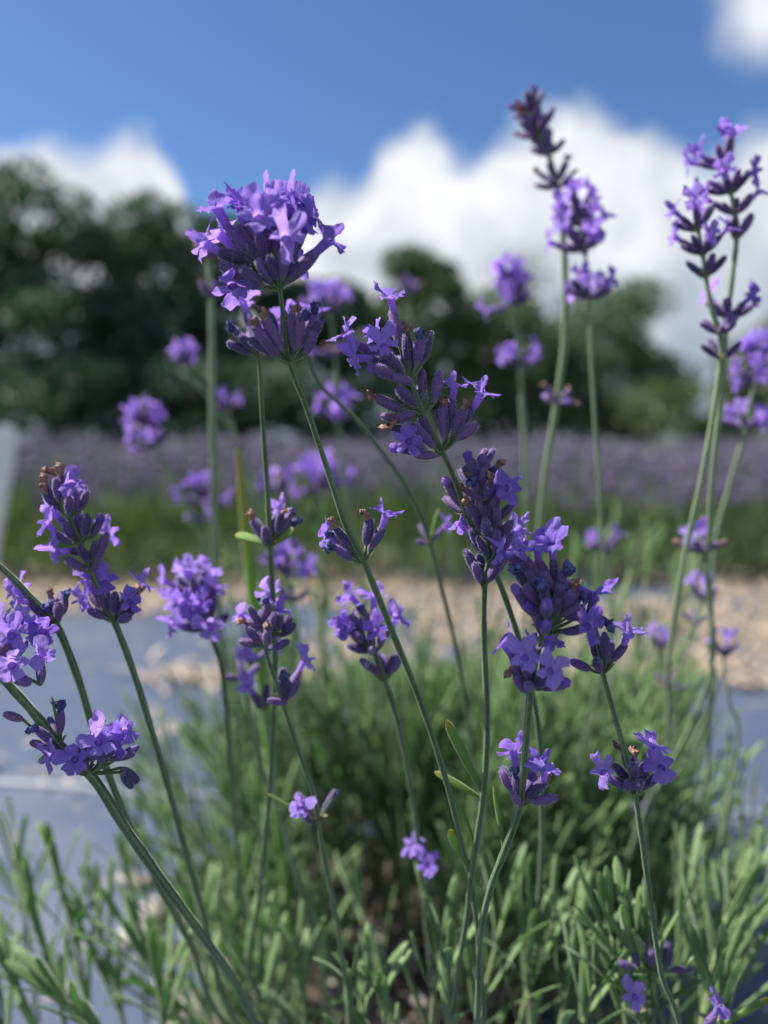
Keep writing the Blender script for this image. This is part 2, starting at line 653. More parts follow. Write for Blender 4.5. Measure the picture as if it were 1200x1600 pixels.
def bract_mesh(seed):
    rn = random.Random(seed)
    vs_, fs_, sh_ = [], [], []
    rowsn, cols = 7, 5
    for i_ in range(rowsn):
        s_ = i_ / (rowsn - 1)
        w = 1.5 * math.sin(math.pi * min(1, s_ * 0.85 + 0.12)) ** 0.8 * (1 - s_ ** 4)
        for j in range(cols):
            q = (j / (cols - 1) - 0.5) * 2
            vs_.append((q * w * MM, (0.5 * q * q * w - 0.6 * s_ * s_) * MM, 3.6 * s_ * MM))
            sh_.append((s_, abs(q)))
    for i_ in range(rowsn - 1):
        for j in range(cols - 1):
            a_ = i_ * cols + j
            fs_.append((a_, a_ + 1, a_ + 1 + cols, a_ + cols))
    return mesh('bract', vs_, fs_, [M_PAPER], sh_)


BRACT = [bract_mesh(i_) for i_ in range(2)]


def leaf_geometry(seed, bend=None, rings=7, width=0.09):
    """unit-length linear leaf along +Z, upper face towards +Y"""
    rn = random.Random(seed)
    bend = rn.uniform(-0.25, 0.12) if bend is None else bend
    tw = rn.uniform(-0.5, 0.5)
    sect = [(-1.0, 0.0), (-0.55, 0.36), (0.0, 0.22), (0.55, 0.36), (1.0, 0.0), (0.0, -0.42)]
    vs_, fs_, sh_ = [], [], []
    for i_ in range(rings):
        s_ = i_ / (rings - 1)
        s2 = 1 - (1 - s_) ** 1.35
        w = width * 0.5 * (0.42 + 0.58 * min(1, s2 * 1.8)) * (1.0 if s2 < 0.80 else math.sqrt(max(0.02, 1 - ((s2 - 0.80) / 0.205) ** 2)))
        cy_ = bend * s2 * s2
        a_ = tw * s2
        for (x, y) in sect:
            X, Y = x * w, y * w * 0.62
            vs_.append((X * math.cos(a_) - Y * math.sin(a_), X * math.sin(a_) + Y * math.cos(a_) + cy_, s2 * (1 - 0.12 * abs(bend) * s2)))
            sh_.append((s2, abs(x)))
    k_ = len(sect)
    for i_ in range(rings - 1):
        for j in range(k_):
            a_, b_ = i_ * k_ + j, i_ * k_ + (j + 1) % k_
            fs_.append((b_, a_, a_ + k_, b_ + k_))
    return np.array(vs_), fs_, sh_


LEAF_GEO = [leaf_geometry(100 + i_) for i_ in range(9)]
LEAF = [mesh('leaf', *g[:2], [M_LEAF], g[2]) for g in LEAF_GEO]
BLEAF = [mesh('leaf', *g[:2], [M_BRACT], g[2]) for g in [leaf_geometry(140 + i_, bd, 9, 0.13) for i_, bd in enumerate((-0.12, 0.12, -0.22, 0.05))]]

# ------------------------------------------------------------------ flower stalks
CROWN = Vector((0.030, 0.345, 0.0))
far = 'far stalks on the back of the lavender bush'
frng = random.Random(3)


def place_floret(root, base, tip, state, up, flower=None, sc=1.0, fsc=1.0):
    v = tip - base
    L = v.length
    d_ = v.normalized()
    s_ = max(0.62, min(1.35, L / (6.0 * MM)))
    w_ = (0.45 * s_ + 0.55) * sc * frng.uniform(0.76, 0.98)
    s_ *= frng.uniform(0.92, 1.06)
    op = state in 'otu'
    me = frng.choice(CALYX_O if op else CALYX_C)
    mw = frame(d_, up, base, (w_, w_, s_))
    rz = Matrix.Rotation(frng.uniform(0, 6.28), 4, 'Z')
    cx = link('calyx', me, root, mw @ rz)
    if state == 'b':
        return
    tp = base + d_ * (s_ * 6.0 * MM * 0.93)
    fd = d_ if flower is None else flower.normalized()
    rj = Vector((frng.uniform(-.3, .3), frng.uniform(-.3, .3), frng.uniform(-.3, .3)))
    if state == 'o':
        f_ = frng.uniform(0.95, 1.15) * sc * fsc
        link('corolla', frng.choice(COROLLA), cx, frame(fd + rj * 0.25, Vector(up) + rj, tp, f_))
    elif state == 'p':
        link('petal_bud', frng.choice(PBUD), cx, frame(fd, up, tp, 0.95 * sc))
    elif state == 't':
        link('withered_corolla', frng.choice(TAN), cx, frame(fd + rj * 0.5, rj, tp, frng.uniform(0.85, 1.1) * sc))
    elif state == 'u':
        link('withered_corolla', frng.choice(BLUE), cx, frame(fd + rj * 0.5, rj, tp, frng.uniform(0.85, 1.1) * sc))


def stalk(label, path, r=0.70, traced=(), whorls=(), leaves=(), base=None, extra=3, group='flower stalks of the lavender bush'):
    """path [(px,py,depth)] from the tip downwards; traced whorls [(crop, (nodex,nodey), [floret,...])]"""
    pp = [P(*p) for p in path]
    if base is None:
        lp, dr_ = pp[-1], pp[-1] - pp[-3]
        k_ = (lp.z - 0.012) / max(0.25 * dr_.length, -dr_.z)
        e_ = lp + dr_ * k_
        e_ = e_.lerp(Vector((CROWN.x, CROWN.y + 0.03, 0)), 0.25)
        base = Vector((min(.125, max(-.10, e_.x)), min(.47, max(.27, e_.y)), 0.008))
    base = Vector(base)
    lp = pp[-1]
    mid = lp.lerp(base, 0.5) + (pp[-1] - pp[-2]).normalized() * (base - lp).length * 0.08
    curve = catmull(pp + [mid, base], 9)
    root = link('lavender_stalk', None, None, Matrix.Translation(base), label=label, category='lavender stalk', group=group)
    root.empty_display_size = 0.01
    n = len(curve)
    radii = [r * MM * (0.62 + 0.38 * min(1, i_ / (n * 0.35))) * (1 + 0.05 * math.sin(i_ * 0.9)) for i_ in range(n)]
    vs_, fs_, sh_ = [], [], []
    tube(vs_, fs_, sh_, curve, radii, 12, 0.10)
    px_curve = [proj(c_) for c_ in curve]

    def at(px, py):
        j = min(range(n), key=lambda q: (px_curve[q][0] - px) ** 2 + (px_curve[q][1] - py) ** 2)
        tg = (curve[max(j - 1, 0)] - curve[min(j + 1, n - 1)]).normalized()
        return curve[j], px_curve[j][2], tg

    def pedicel(a_, b_):
        if (b_ - a_).length > 0.4 * MM:
            m_ = a_.lerp(b_, 0.5) + Vector((0, 0, -0.25 * MM))
            tube(vs_, fs_, sh_, catmull([a_, m_, b_], 3), 0.34 * MM, 6)

    for tr_ in traced:
        crop, node, fl = tr_[:3]
        fsc = tr_[3] if len(tr_) > 3 else 1.0
        ox, oy, k_ = crop
        nx, ny = ox + node[0] * k_, oy + node[1] * k_
        npos, nd, tg = at(nx, ny)
        for f in fl:
            bx, by, tx, ty, dz, st = f[:6]
            bx, by, tx, ty = ox + bx * k_, oy + by * k_, ox + tx * k_, oy + ty * k_
            off = ((tx - nx) ** 2 + (ty - ny) ** 2) ** 0.5 / FPX * nd
            bp = P(bx, by, nd - dz * 0.35 * MM)
            tp = P(tx, ty, nd - dz * MM)
            if (tp - bp).length < 4.2 * MM:
                bp = tp - (tp - bp).normalized() * 4.6 * MM if (tp - bp).length > 1e-5 else tp + CF * 4.6 * MM
            fd = None
            if len(f) > 6:
                fx, fy, fz = f[6:9]
                d2 = nd - dz * MM
                fd = P(ox + fx * k_, oy + fy * k_, d2 - fz * MM) - tp
            pedicel(npos, bp)
            place_floret(root, bp, tp, st, tg, fd, 1.0, fsc)
        for q in range(extra):                         # the far side of the whorl
            a_ = frng.uniform(-1.1, 1.1)
            dr = (CF * math.cos(a_) + CR * math.sin(a_)) * 0.75 + tg * frng.uniform(0.6, 1.0)
            bp = npos + dr.normalized() * 1.6 * MM
            pedicel(npos, bp)
            place_floret(root, bp, bp + dr.normalized() * 6 * MM, frng.choice('bbbo'), tg)
        for sgn in (-1, 1):
            link('bract', frng.choice(BRACT), root, frame(tg * 0.8 + CR * sgn * 0.7 + CF * frng.uniform(-.4, .4), -CR * sgn, npos + CR * sgn * 0.3 * MM, 0.85))
    for w in whorls:
        px, py, cnt, spread, states = w[:5]
        sc = w[5] if len(w) > 5 else 1.0
        npos, nd, tg = at(px, py)
        o1 = tg.orthogonal().normalized()
        o2 = tg.cross(o1)
        a0 = frng.uniform(0, 6.28)
        for q in range(cnt):
            a_ = a0 + 2 * math.pi * q / cnt * (1 if cnt < 9 else 2) + frng.uniform(-.25, .25)
            spr = R(spread) * frng.uniform(0.55, 1.15) * (0.55 if (cnt >= 9 and q >= cnt // 2) else 1.0)
            dr = tg * math.cos(spr) + (o1 * math.cos(a_) + o2 * math.sin(a_)) * math.sin(spr)
            bp = npos + dr * 1.2 * MM * sc + tg * (1.5 * MM * sc if (cnt >= 9 and q >= cnt // 2) else 0)
            pedicel(npos, bp)
            place_floret(root, bp, bp + dr * frng.uniform(5.2, 6.6) * MM * sc, states[q % len(states)], tg, None, sc)
        for sgn in (-1, 1):
            link('bract', frng.choice(BRACT), root, frame(tg * 0.8 + o1 * sgn * 0.7, -o1 * sgn, npos + o1 * sgn * 0.3 * MM, 0.9 * sc))
    for lf in leaves:                                   # (bx,by, tx,ty, dz mm, width factor)
        bx, by, tx, ty, dz, wf = lf[:6]
        npos, nd, tg = at(bx, by)
        bp = npos if len(lf) < 7 else P(bx, by, nd)
        tp = P(tx, ty, nd - dz * MM)
        v = tp - bp
        lw = wf * v.length
        link('leaf', BLEAF[lf[7] if len(lf) > 7 else frng.randrange(4)], root, frame(v, tg * 0.5 - CF, bp, (lw, lw, v.length)))
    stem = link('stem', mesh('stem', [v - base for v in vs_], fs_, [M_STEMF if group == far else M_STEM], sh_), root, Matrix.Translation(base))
    return root


K1 = (270, 240, 0.25)
K2 = (480, 420, 0.28333)
K3 = (680, 680, 0.28333)
K5 = (0, 700, 0.3375)
K6 = (340, 740, 0.28333)
K7 = (680, 1080, 0.35)

# -- the tall stalk with the large round head
stalk('tall green stalk crowned by the largest round violet flower head, dried florets halfway down',
      [(436, 440, .143), (441, 480, .143), (452, 565, .145), (480, 640, .147), (512, 735, .149), (540, 820, .150), (569, 879, .151), (612, 985, .154), (662, 1110, .158),
       (700, 1230, .164), (722, 1320, .170), (740, 1400, .178), (752, 1520, .19), (756, 1620, .20)], 0.70,
      traced=[
          (K1, (660, 850), [
              (520, 640, 330, 450, 0, 'o', 255, 300, 1), (560, 660, 395, 400, -1, 'o', 385, 270, 1), (500, 670, 290, 620, 0, 'o', 130, 510, 1.5),
              (540, 820, 270, 690, 1, 'b'), (570, 840, 440, 725, 3, 'b'), (620, 800, 530, 670, 4, 'b'), (660, 800, 600, 640, 5, 'b'),
              (680, 790, 695, 600, 5, 'o', 705, 500, 5), (700, 810, 880, 630, 1, 'o', 985, 510, 1.5), (560, 680, 540, 480, 3, 'o', 530, 360, 4),
              (640, 640, 640, 340, -1, 'o', 650, 210, 2.5), (680, 640, 740, 350, -2, 'o', 770, 240, 2), (690, 700, 830, 470, -2, 'o', 900, 330, 0.5), (480, 720, 370, 590, -4, 'o', 300, 520, 0),
              (660, 700, 720, 450, -4, 'o', 740, 300, 0), (600, 720, 480, 560, 2, 'b'), (450, 830, 330, 760, -4, 'o', 340, 790, 1), (690, 780, 760, 640, -3, 'b'),
              (560, 640, 600, 450, 1, 'o', 610, 330, 4), (690, 720, 770, 520, 0, 'o', 810, 400, 2), (600, 600, 470, 420, 0, 'o', 450, 330, 2)], 1.22),
          (K1, (730, 1300), [
              (690, 1270, 480, 1160, 2, 'b'), (660, 1250, 515, 1090, 4, 't', 470, 980, 1), (690, 1240, 585, 1050, 4, 't', 560, 930, 0),
              (770, 1240, 735, 1000, 2, 't', 750, 900, 0), (790, 1220, 810, 1030, 4, 'u', 835, 920, 0), (830, 1210, 920, 1050, 2, 'b'), (800, 1170, 890, 1010, -1, 'u', 890, 980, 1),
              (650, 1180, 610, 1010, -1, 'b'), (830, 1260, 880, 1130, 3, 'b'), (720, 1200, 690, 1000, -3, 'b'), (760, 1200, 780, 960, -3, 'b'), (650, 1270, 560, 1150, 5, 'b')]),
          (K6, (810, 490), [
              (745, 478, 640, 400, 2, 'u', 590, 395, 1), (735, 400, 655, 305, 1, 't', 620, 230, 0), (740, 440, 650, 330, -1, 'u', 590, 305, 0),
              (818, 400, 832, 262, 1, 't', 805, 190, 0), (846, 410, 908, 300, 2, 'o', 935, 195, 0.5)])], extra=2)

stalk('slim stalk just behind the round head, dried florets above a pair of curled green bracts',
      [(402, 520, .168), (405, 560, .169), (410, 650, .171), (418, 770, .174), (422, 853, .175), (427, 950, .178), (429, 1080, .186), (420, 1250, .20), (405, 1400, .215), (395, 1540, .235)], 0.72,
      traced=[(K1, (540, 1270), [(500, 1240, 385, 1090, 1, 'u', 340, 1060, 1), (500, 1250, 360, 1190, 2, 'b'), (520, 1230, 425, 1140, 3, 'b'), (530, 1200, 520, 1040, -2, 'b'), (520, 1170, 450, 960, -4, 'o')]),
              (K6, (290, 400), [(262, 370, 195, 270, 1, 't', 170, 190, 0), (268, 370, 262, 305, 3, 'b'), (300, 340, 320, 230, -1, 'b'), (330, 330, 350, 220, 2, 't', 385, 180, 0),
                                (350, 330, 400, 225, 0, 'u', 430, 200, 1), (370, 320, 440, 260, -2, 'u', 470, 250, 1), (250, 360, 215, 290, -2, 'b')])],
      leaves=[(422, 851, 366, 826, 0, 1.9), (422, 851, 466, 828, 2, 1.9)], base=(-0.02, 0.36, 0.012))

stalk('stalk arching right from behind the round head with two small side buds',
      [(478, 548, .190), (500, 600, .192), (560, 660, .196), (620, 738, .20), (655, 800, .203), (672, 850, .205), (690, 920, .21), (712, 1010, .22), (735, 1150, .24), (752, 1300, .27)], 0.72,
      whorls=[(478, 548, 8, 40, 'ob', 1.0), (672, 848, 3, 60, 'bbo', 0.8)], leaves=[(672, 848, 690, 795, 0, 1.5)])

stalk('leaning stalk with three loose tiers of dark buds and pale violet flowers',
      [(628, 560, .150), (641, 592, .150), (661, 644, .151), (691, 705, .152), (712, 755, .153), (732, 810, .156), (760, 865, .160), (786, 925, .164), (808, 990, .168), (826, 1060, .172), (840, 1130, .178), (846, 1230, .19), (842, 1400, .22)], 0.72,
      traced=[
          (K2, (570, 610), [
              (530, 605, 365, 555, 2, 'p', 350, 550, 1), (535, 580, 440, 465, 4, 'o', 385, 370, 4), (480, 545, 350, 490, 1, 'o', 220, 490, 1), (430, 490, 275, 420, 0, 'o', 180, 330, 1.5),
              (510, 430, 475, 225, 0, 'o', 450, 130, 1), (560, 540, 548, 355, 2, 't', 555, 270, 0), (600, 540, 628, 375, 3, 'u', 622, 270, 0), (630, 530, 682, 345, 1, 'b'),
              (560, 620, 480, 600, 3, 'b'), (610, 520, 660, 390, -1, 'b'), (500, 520, 400, 420, -2, 'o', 330, 300, 0.5), (570, 590, 590, 420, -2, 'b'), (500, 600, 380, 540, 4, 'b')]),
          (K2, (640, 790), [
              (545, 785, 385, 720, 1, 't', 290, 690, 0), (500, 830, 420, 815, 0, 'b'), (610, 755, 510, 665, 3, 'b'), (640, 700, 625, 560, -1, 'b'), (700, 745, 727, 580, 1, 'b'),
              (600, 790, 500, 830, 2, 't')]),
          (K2, (745, 1000), [
              (705, 990, 590, 865, 4, 'b'), (690, 930, 620, 820, 1, 'b'), (660, 1010, 570, 950, 4, 'o', 545, 960, 5), (620, 1010, 490, 990, 2, 'p', 430, 980, 1), (590, 900, 470, 880, 0, 't', 400, 865, 0),
              (755, 940, 750, 765, 1, 't', 770, 690, 0), (800, 910, 860, 775, 3, 't', 890, 700, 0), (850, 860, 925, 755, 1, 'o', 965, 680, 1.5), (790, 850, 800, 720, -1, 'o', 805, 660, 1),
              (820, 945, 935, 860, 3, 'b'), (770, 900, 715, 790, -2, 'b'), (720, 1030, 600, 1030, 2, 'b'), (830, 900, 880, 790, -2, 'b')]),
          (K3, (180, 460), [(155, 400, 60, 250, 1, 'p', 50, 235, 1), (190, 420, 190, 330, -1, 't'), (200, 440, 180, 370, 3, 'b')])], extra=2)

stalk('upright stalk topped by a dense spike of closed violet buds, leafy joints below',
      [(736, 725, 0.152), (745, 770, 0.153), (760, 820, 0.154), (765, 865, 0.155), (757, 915, 0.156), (756, 1000, 0.158), (761, 1120, 0.161), (757, 1220, 0.164), (747, 1300, 0.168), (736, 1368, 0.173), (730, 1430, 0.179), (715, 1520, 0.188), (700, 1620, 0.198)], 0.74,
      traced=[
          (K3, (265, 830), [(250, 800, 180, 645, 1, 'b'), (250, 815, 215, 715, 3, 'b'), (282, 800, 375, 655, 1, 'b'), (285, 815, 350, 715, 3, 'b')]),
          (K3, (295, 690), [(265, 650, 195, 525, 1, 'b'), (285, 665, 245, 570, 4, 'b'), (325, 650, 340, 535, 5, 'b'), (345, 660, 408, 570, 2, 'b'), (310, 640, 370, 550, -2, 'b')]),
          (K3, (305, 580), [(285, 560, 278, 475, 5, 'b'), (240, 520, 215, 405, 2, 'b'), (300, 520, 280, 390, 3, 'b'), (370, 550, 425, 475, 2, 'b'), (330, 500, 345, 400, 4, 'b'), (340, 560, 390, 490, -1, 'b')]),
          (K3, (290, 450), [(270, 440, 240, 350, 1, 'b'), (310, 440, 345, 330, 3, 'b'), (360, 450, 425, 380, 1, 'b'), (290, 430, 300, 310, 0, 'b'), (240, 440, 190, 390, 1, 't')]),
          (K3, (260, 320), [(260, 300, 262, 190, 3, 'b'), (285, 340, 300, 260, 4, 't', 330, 190, 0), (310, 340, 335, 280, 2, 'o', 380, 285, 2), (230, 330, 180, 310, 0, 't'), (225, 300, 212, 265, 4, 'u')]),
          (K3, (235, 240), [(215, 220, 180, 125, 0, 'p', 178, 118, 0), (225, 230, 208, 145, 3, 'b'), (245, 200, 255, 105, 0, 'b'), (265, 220, 288, 135, 2, 'b'), (205, 230, 160, 185, -1, 'b'), (290, 240, 335, 180, 1, 't')])],
      leaves=[(754, 1240, 692, 1120, 1, 0.9), (748, 1250, 687, 1208, 3, 1.15), (734, 1362, 696, 1288, 3, 1.35), (757, 1245, 762, 1212, -2, 0.6), (722, 1320, 722, 1253, -4, 0.6)], extra=2)

stalk('bent stalk under the crowded violet head with blue and peach withered petals',
      [(852, 905, 0.141), (856, 950, 0.142), (847, 990, 0.143), (835, 1040, 0.144), (829, 1080, 0.145), (822, 1160, 0.147), (812, 1258, 0.151), (790, 1325, 0.156), (766, 1390, 0.161), (750, 1470, 0.168), (742, 1620, 0.183)], 0.76,
      traced=[
          (K3, (590, 1095), [
              (575, 1070, 560, 990, 2, 'b'), (605, 1085, 610, 1045, 6, 'p', 640, 1030, 3), (610, 1000, 620, 930, 6, 'p', 622, 915, 2), (660, 980, 675, 905, 4, 'b'), (640, 960, 720, 880, 3, 'b'),
              (610, 860, 500, 690, -1, 'o', 470, 630, 1), (640, 830, 560, 690, -2, 'o', 560, 620, 1), (660, 810, 650, 670, 0, 'o', 645, 620, 1), (590, 900, 515, 750, 2, 'b'), (570, 900, 455, 750, 0, 'u', 440, 740, 1),
              (570, 940, 490, 830, 3, 'b'), (540, 1000, 450, 860, 2, 'p', 440, 850, 1), (575, 970, 520, 950, 2, 'p'), (610, 930, 605, 860, 5, 'u', 610, 820, 2), (670, 920, 690, 830, 3, 'b'),
              (700, 950, 750, 875, 5, 'b'), (690, 850, 700, 760, 1, 'u', 720, 735, 2), (740, 920, 770, 850, 3, 't', 780, 790, 1), (720, 1010, 835, 985, 5, 'b'), (700, 985, 790, 945, 4, 'b'),
              (710, 1085, 815, 1070, 4, 'o', 875, 1040, 4), (850, 1010, 870, 910, 1, 'p', 872, 900, 1), (760, 930, 810, 870, 1, 'u', 830, 890, 2), (820, 1000, 930, 1020, 0, 'u', 960, 1030, 1),
              (570, 830, 430, 680, -4, 'o', 400, 670, 0), (650, 880, 780, 830, -2, 'o', 810, 850, 1), (640, 850, 600, 760, 1, 'b')]),
          (K3, (530, 1400), [
              (525, 1395, 512, 1375, 5, 'b'), (510, 1350, 490, 1265, 3, 'o', 500, 1225, 2.5), (560, 1385, 600, 1300, 4, 'o', 665, 1265, 5), (600, 1400, 710, 1375, 3, 'p', 740, 1345, 1), (470, 1370, 430, 1260, 1, 't', 400, 1290, 0),
              (540, 1310, 535, 1190, -2, 'o', 545, 1130, 1), (590, 1320, 620, 1200, -2, 'o', 650, 1130, 1), (560, 1390, 640, 1330, 5, 'b'), (480, 1390, 450, 1330, 2, 'b'), (500, 1330, 450, 1210, 0, 'p')]),
          (K7, (385, 510), [(370, 500, 350, 465, 4, 'b'), (362, 450, 356, 385, 1, 'u', 355, 320, 0), (340, 450, 300, 365, 0, 'b'), (395, 490, 485, 400, 2, 'o', 515, 320, 1), (400, 470, 500, 410, -1, 't', 530, 350, 0), (420, 495, 545, 475, 3, 'b')])],
      leaves=[(790, 1330, 770, 1225, -4, 0.6)], extra=3)

stalk('stem with a small open whorl of pale lilac flowers, thin bare stem curving down',
      [(930, 985, .152), (936, 1020, .152), (942, 1051, .152), (958, 1110, .153), (975, 1170, .154), (992, 1240, .156), (1004, 1320, .159), (1018, 1420, .164), (1033, 1520, .17), (1062, 1640, .18)], 0.62,
      traced=[
          (K3, (925, 1310), [(905, 1290, 885, 1240, 4, 'b'), (945, 1260, 935, 1110, 1, 'b'), (975, 1250, 1045, 1150, 1, 'o', 1065, 1090, 1), (860, 1295, 750, 1245, -1, 'b'), (890, 1230, 870, 1130, -3, 'o', 860, 1080, 1)]),
          (K7, (890, 455), [(870, 435, 775, 390, 1, 'o', 725, 335, 3), (865, 400, 800, 330, 0, 'b'), (885, 390, 885, 330, 5, 'b'), (905, 440, 915, 405, 6, 'b'), (945, 425, 998, 370, 2, 'o', 1020, 320, 3),
                            (920, 350, 960, 300, 0, 'o', 985, 225, 1.5), (890, 340, 888, 300, -2, 't', 895, 270, 0), (860, 330, 840, 270, -2, 't', 835, 235, 0), (860, 440, 865, 400, 4, 'b'), (900, 400, 930, 330, -2, 'b')])], extra=1)

stalk('left-leaning spike with pale lilac flowers and brown papery tip, second whorl beneath',
      [(92, 750, .164), (108, 805, .165), (125, 845, .166), (142, 892, .167), (160, 935, .168), (179, 972, .169), (212, 1060, .173), (250, 1185, .18), (285, 1310, .19), (318, 1430, .205), (360, 1580, .225)], 0.74,
      traced=[
          (K5, (420, 570), [(440, 530, 488, 410, 1, 'b'), (425, 510, 440, 435, 3, 'b'), (410, 530, 370, 460, 4, 'b'), (380, 560, 310, 520, 2, 'b'), (360, 480, 320, 475, 1, 'o', 270, 475, 2), (440, 540, 460, 500, 0, 'b')]),
          (K5, (370, 430), [(395, 410, 405, 315, 3, 'b'), (430, 400, 465, 330, 1, 'p', 475, 300, 1), (310, 430, 250, 390, 1, 'o', 200, 340, 1.5), (330, 400, 300, 345, 2, 'b'), (380, 400, 370, 330, -1, 'o', 365, 320, 0)]),
          (K5, (330, 310), [(320, 310, 320, 235, 4, 'b'), (260, 270, 208, 215, 1, 't', 200, 170, 0), (270, 230, 255, 150, 2, 'b'), (350, 270, 352, 205, 2, 'b'), (380, 270, 402, 200, 0, 'b'), (310, 240, 320, 200, 1, 'o', 340, 150, 2),
                            (270, 180, 250, 130, 0, 't', 235, 85, 0), (290, 170, 280, 130, 1, 't', 270, 100, 0), (230, 210, 200, 170, -1, 't', 190, 140, 0)]),
          (K5, (530, 800), [(485, 790, 410, 740, 1, 'o', 370, 690, 2), (500, 750, 468, 690, 2, 'b'), (500, 720, 490, 660, -2, 'o', 490, 640, 1), (530, 770, 532, 670, 4, 'b'), (570, 790, 620, 745, 2, 'b'), (560, 760, 590, 720, 3, 'o', 610, 690, 3),
                            (590, 740, 640, 690, -1, 't', 655, 660, 0), (460, 740, 410, 640, -3, 'o', 410, 620, 1), (550, 800, 600, 780, 4, 'b')])], extra=2)

stalk('stalk entering over the left edge with deep violet petals and a blue withered floret',
      [(-150, 760, .160), (-70, 830, .161), (0, 885, .163), (50, 935, .165), (88, 977, .167), (122, 1060, .171), (152, 1160, .177), (195, 1275, .185), (250, 1385, .195), (300, 1480, .21), (345, 1590, .23)], 0.80,
      traced=[(K5, (260, 820), [(220, 790, 140, 715, 2, 'o', 70, 700, 1.5), (210, 810, 130, 790, 4, 'o', 95, 800, 4), (235, 830, 190, 850, 4, 'o', 200, 855, 4), (262, 780, 235, 715, 1, 'u', 215, 725, 1), (285, 775, 300, 700, 2, 'u', 310, 640, 0),
                                (255, 770, 235, 690, -2, 't', 230, 650, 0), (270, 790, 270, 720, 5, 'b'), (200, 780, 120, 690, -2, 'o', 80, 660, 0)])],
      whorls=[(-70, 830, 8, 50, 'obb')], extra=2)

stalk('thick stalk slanting from the left edge with bright open lilac flowers at its lower joint',
      [(-120, 930, .148), (-50, 1005, .149), (0, 1056, .150), (50, 1110, .151), (94, 1166, .152), (145, 1215, .154), (200, 1300, .159), (260, 1385, .166), (315, 1460, .176), (365, 1530, .19), (420, 1620, .21)], 0.95,
      traced=[(K5, (-150, 900), [(-20, 960, 60, 890, 2, 'o', 50, 870, 3), (-60, 1000, 40, 1010, 4, 'o', 60, 1020, 4), (-60, 960, -10, 850, 1, 'o', 0, 790, 2), (20, 1010, 120, 900, 0, 'b'), (30, 1040, 130, 1090, 2, 'b'), (-20, 990, 60, 930, 1, 'b'), (190, 1080, 190, 1000, -3, 'o', 195, 945, 2), (0, 960, 40, 870, -2, 't', 40, 850, 0)]),
              (K5, (285, 1380), [(280, 1310, 282, 1220, 0, 'u', 280, 1180, 0), (240, 1360, 170, 1300, 3, 'u', 140, 1280, 1), (200, 1380, 150, 1365, 1, 'b'), (110, 1260, 20, 1230, -2, 'b')]),
              (K5, (430, 1490), [(400, 1480, 350, 1440, 4, 'o', 330, 1430, 5), (350, 1450, 290, 1420, 2, 'o', 260, 1420, 1), (430, 1440, 440, 1380, 3, 'o', 485, 1330, 4), (470, 1430, 500, 1370, 0, 'o', 520, 1350, 3), (500, 1420, 560, 1360, -2, 'o', 585, 1300, 1), (470, 1450, 450, 1400, 4, 'b'),
                                 (520, 1440, 610, 1420, -2, 'b'), (540, 1440, 630, 1390, -4, 'b'), (430, 1430, 430, 1290, -2, 'o', 440, 1300, 1), (560, 1500, 610, 1570, -3, 'b'), (560, 1480, 630, 1540, -4, 'b')])],
      leaves=[(94, 1166, 52, 1190, 1, 1.2), (94, 1166, 84, 1085, 0, 0.5)], extra=1)

stalk('tousled violet flower head between the papery-tipped spike and the thin grass blade',
      [(298, 905, .200), (312, 950, .20), (326, 985, .201), (345, 1035, .205), (352, 1090, .21), (360, 1200, .225), (372, 1330, .25), (385, 1440, .27)], 0.80,
      whorls=[(312, 950, 9, 62, 'obobo', 1.1), (326, 985, 10, 72, 'oob', 1.15)])

stalk('stalk with a bunch of plump purple buds and salmon withered petals, single flower below',
      [(425, 945, .170), (422, 985, .170), (415, 1013, .170), (430, 1062, .171), (441, 1094, .172), (462, 1160, .175), (490, 1240, .178), (503, 1320, .183), (525, 1430, .192), (552, 1580, .21)], 0.64,
      traced=[
          (K6, (265, 965), [(232, 950, 125, 925, 2, 'b'), (235, 935, 170, 860, 3, 'b'), (268, 940, 275, 870, 5, 'b'), (300, 970, 392, 925, 3, 'b'), (250, 930, 210, 870, -1, 'b')]),
          (K6, (290, 870), [(225, 820, 170, 735, 1, 'b'), (250, 800, 280, 725, 0, 'u', 262, 650, 0), (300, 850, 310, 770, 4, 'b'), (340, 850, 345, 775, 3, 'b'), (370, 860, 400, 785, 1, 'b'), (380, 870, 425, 830, 1, 'b'), (220, 840, 160, 820, 2, 't', 120, 820, 1), (280, 880, 275, 830, 5, 't', 270, 830, 3), (240, 820, 240, 760, -1, 'b')]),
          (K6, (355, 1250), [(372, 1240, 362, 1160, 1, 'u', 365, 1100, 0), (395, 1230, 440, 1155, 1, 'b'), (340, 1260, 290, 1255, 2, 'b')]),
          ((400, 1100, .3125), (290, 590), [(270, 590, 235, 540, 3, 'o', 200, 500, 3)])],
      leaves=[(490, 1284, 416, 1240, 2, 0.55, 1), (493, 1286, 521, 1245, 0, 0.6)], extra=2)

stalk('short stalk with a compact violet bud head just left of the tall bare stem',
      [(570, 955, .180), (580, 1000, .180), (590, 1030, .181), (602, 1064, .182), (622, 1130, .186), (642, 1230, .195), (655, 1330, .21), (665, 1440, .235)], 0.70,
      traced=[
          (K6, (920, 1140), [(895, 1110, 790, 1025, 2, 'b'), (880, 1110, 830, 1050, 4, 'b'), (950, 1110, 965, 1010, 0, 'b'), (960, 1100, 1010, 1010, 1, 'b')]),
          (K6, (880, 980), [(830, 985, 720, 950, 2, 'b'), (845, 940, 838, 875, 5, 'b'), (895, 950, 905, 885, 4, 'o', 885, 850, 4), (800, 905, 725, 860, 2, 'o', 700, 850, 2), (790, 860, 740, 790, 1, 'b'), (800, 850, 800, 770, 0, 'u'), (850, 980, 850, 965, 5, 'b'), (850, 830, 780, 730, -2, 'o'), (910, 910, 960, 840, 1, 'o', 975, 815, 1), (860, 860, 860, 760, -2, 'o'), (800, 920, 760, 890, 4, 'b')])], extra=3)

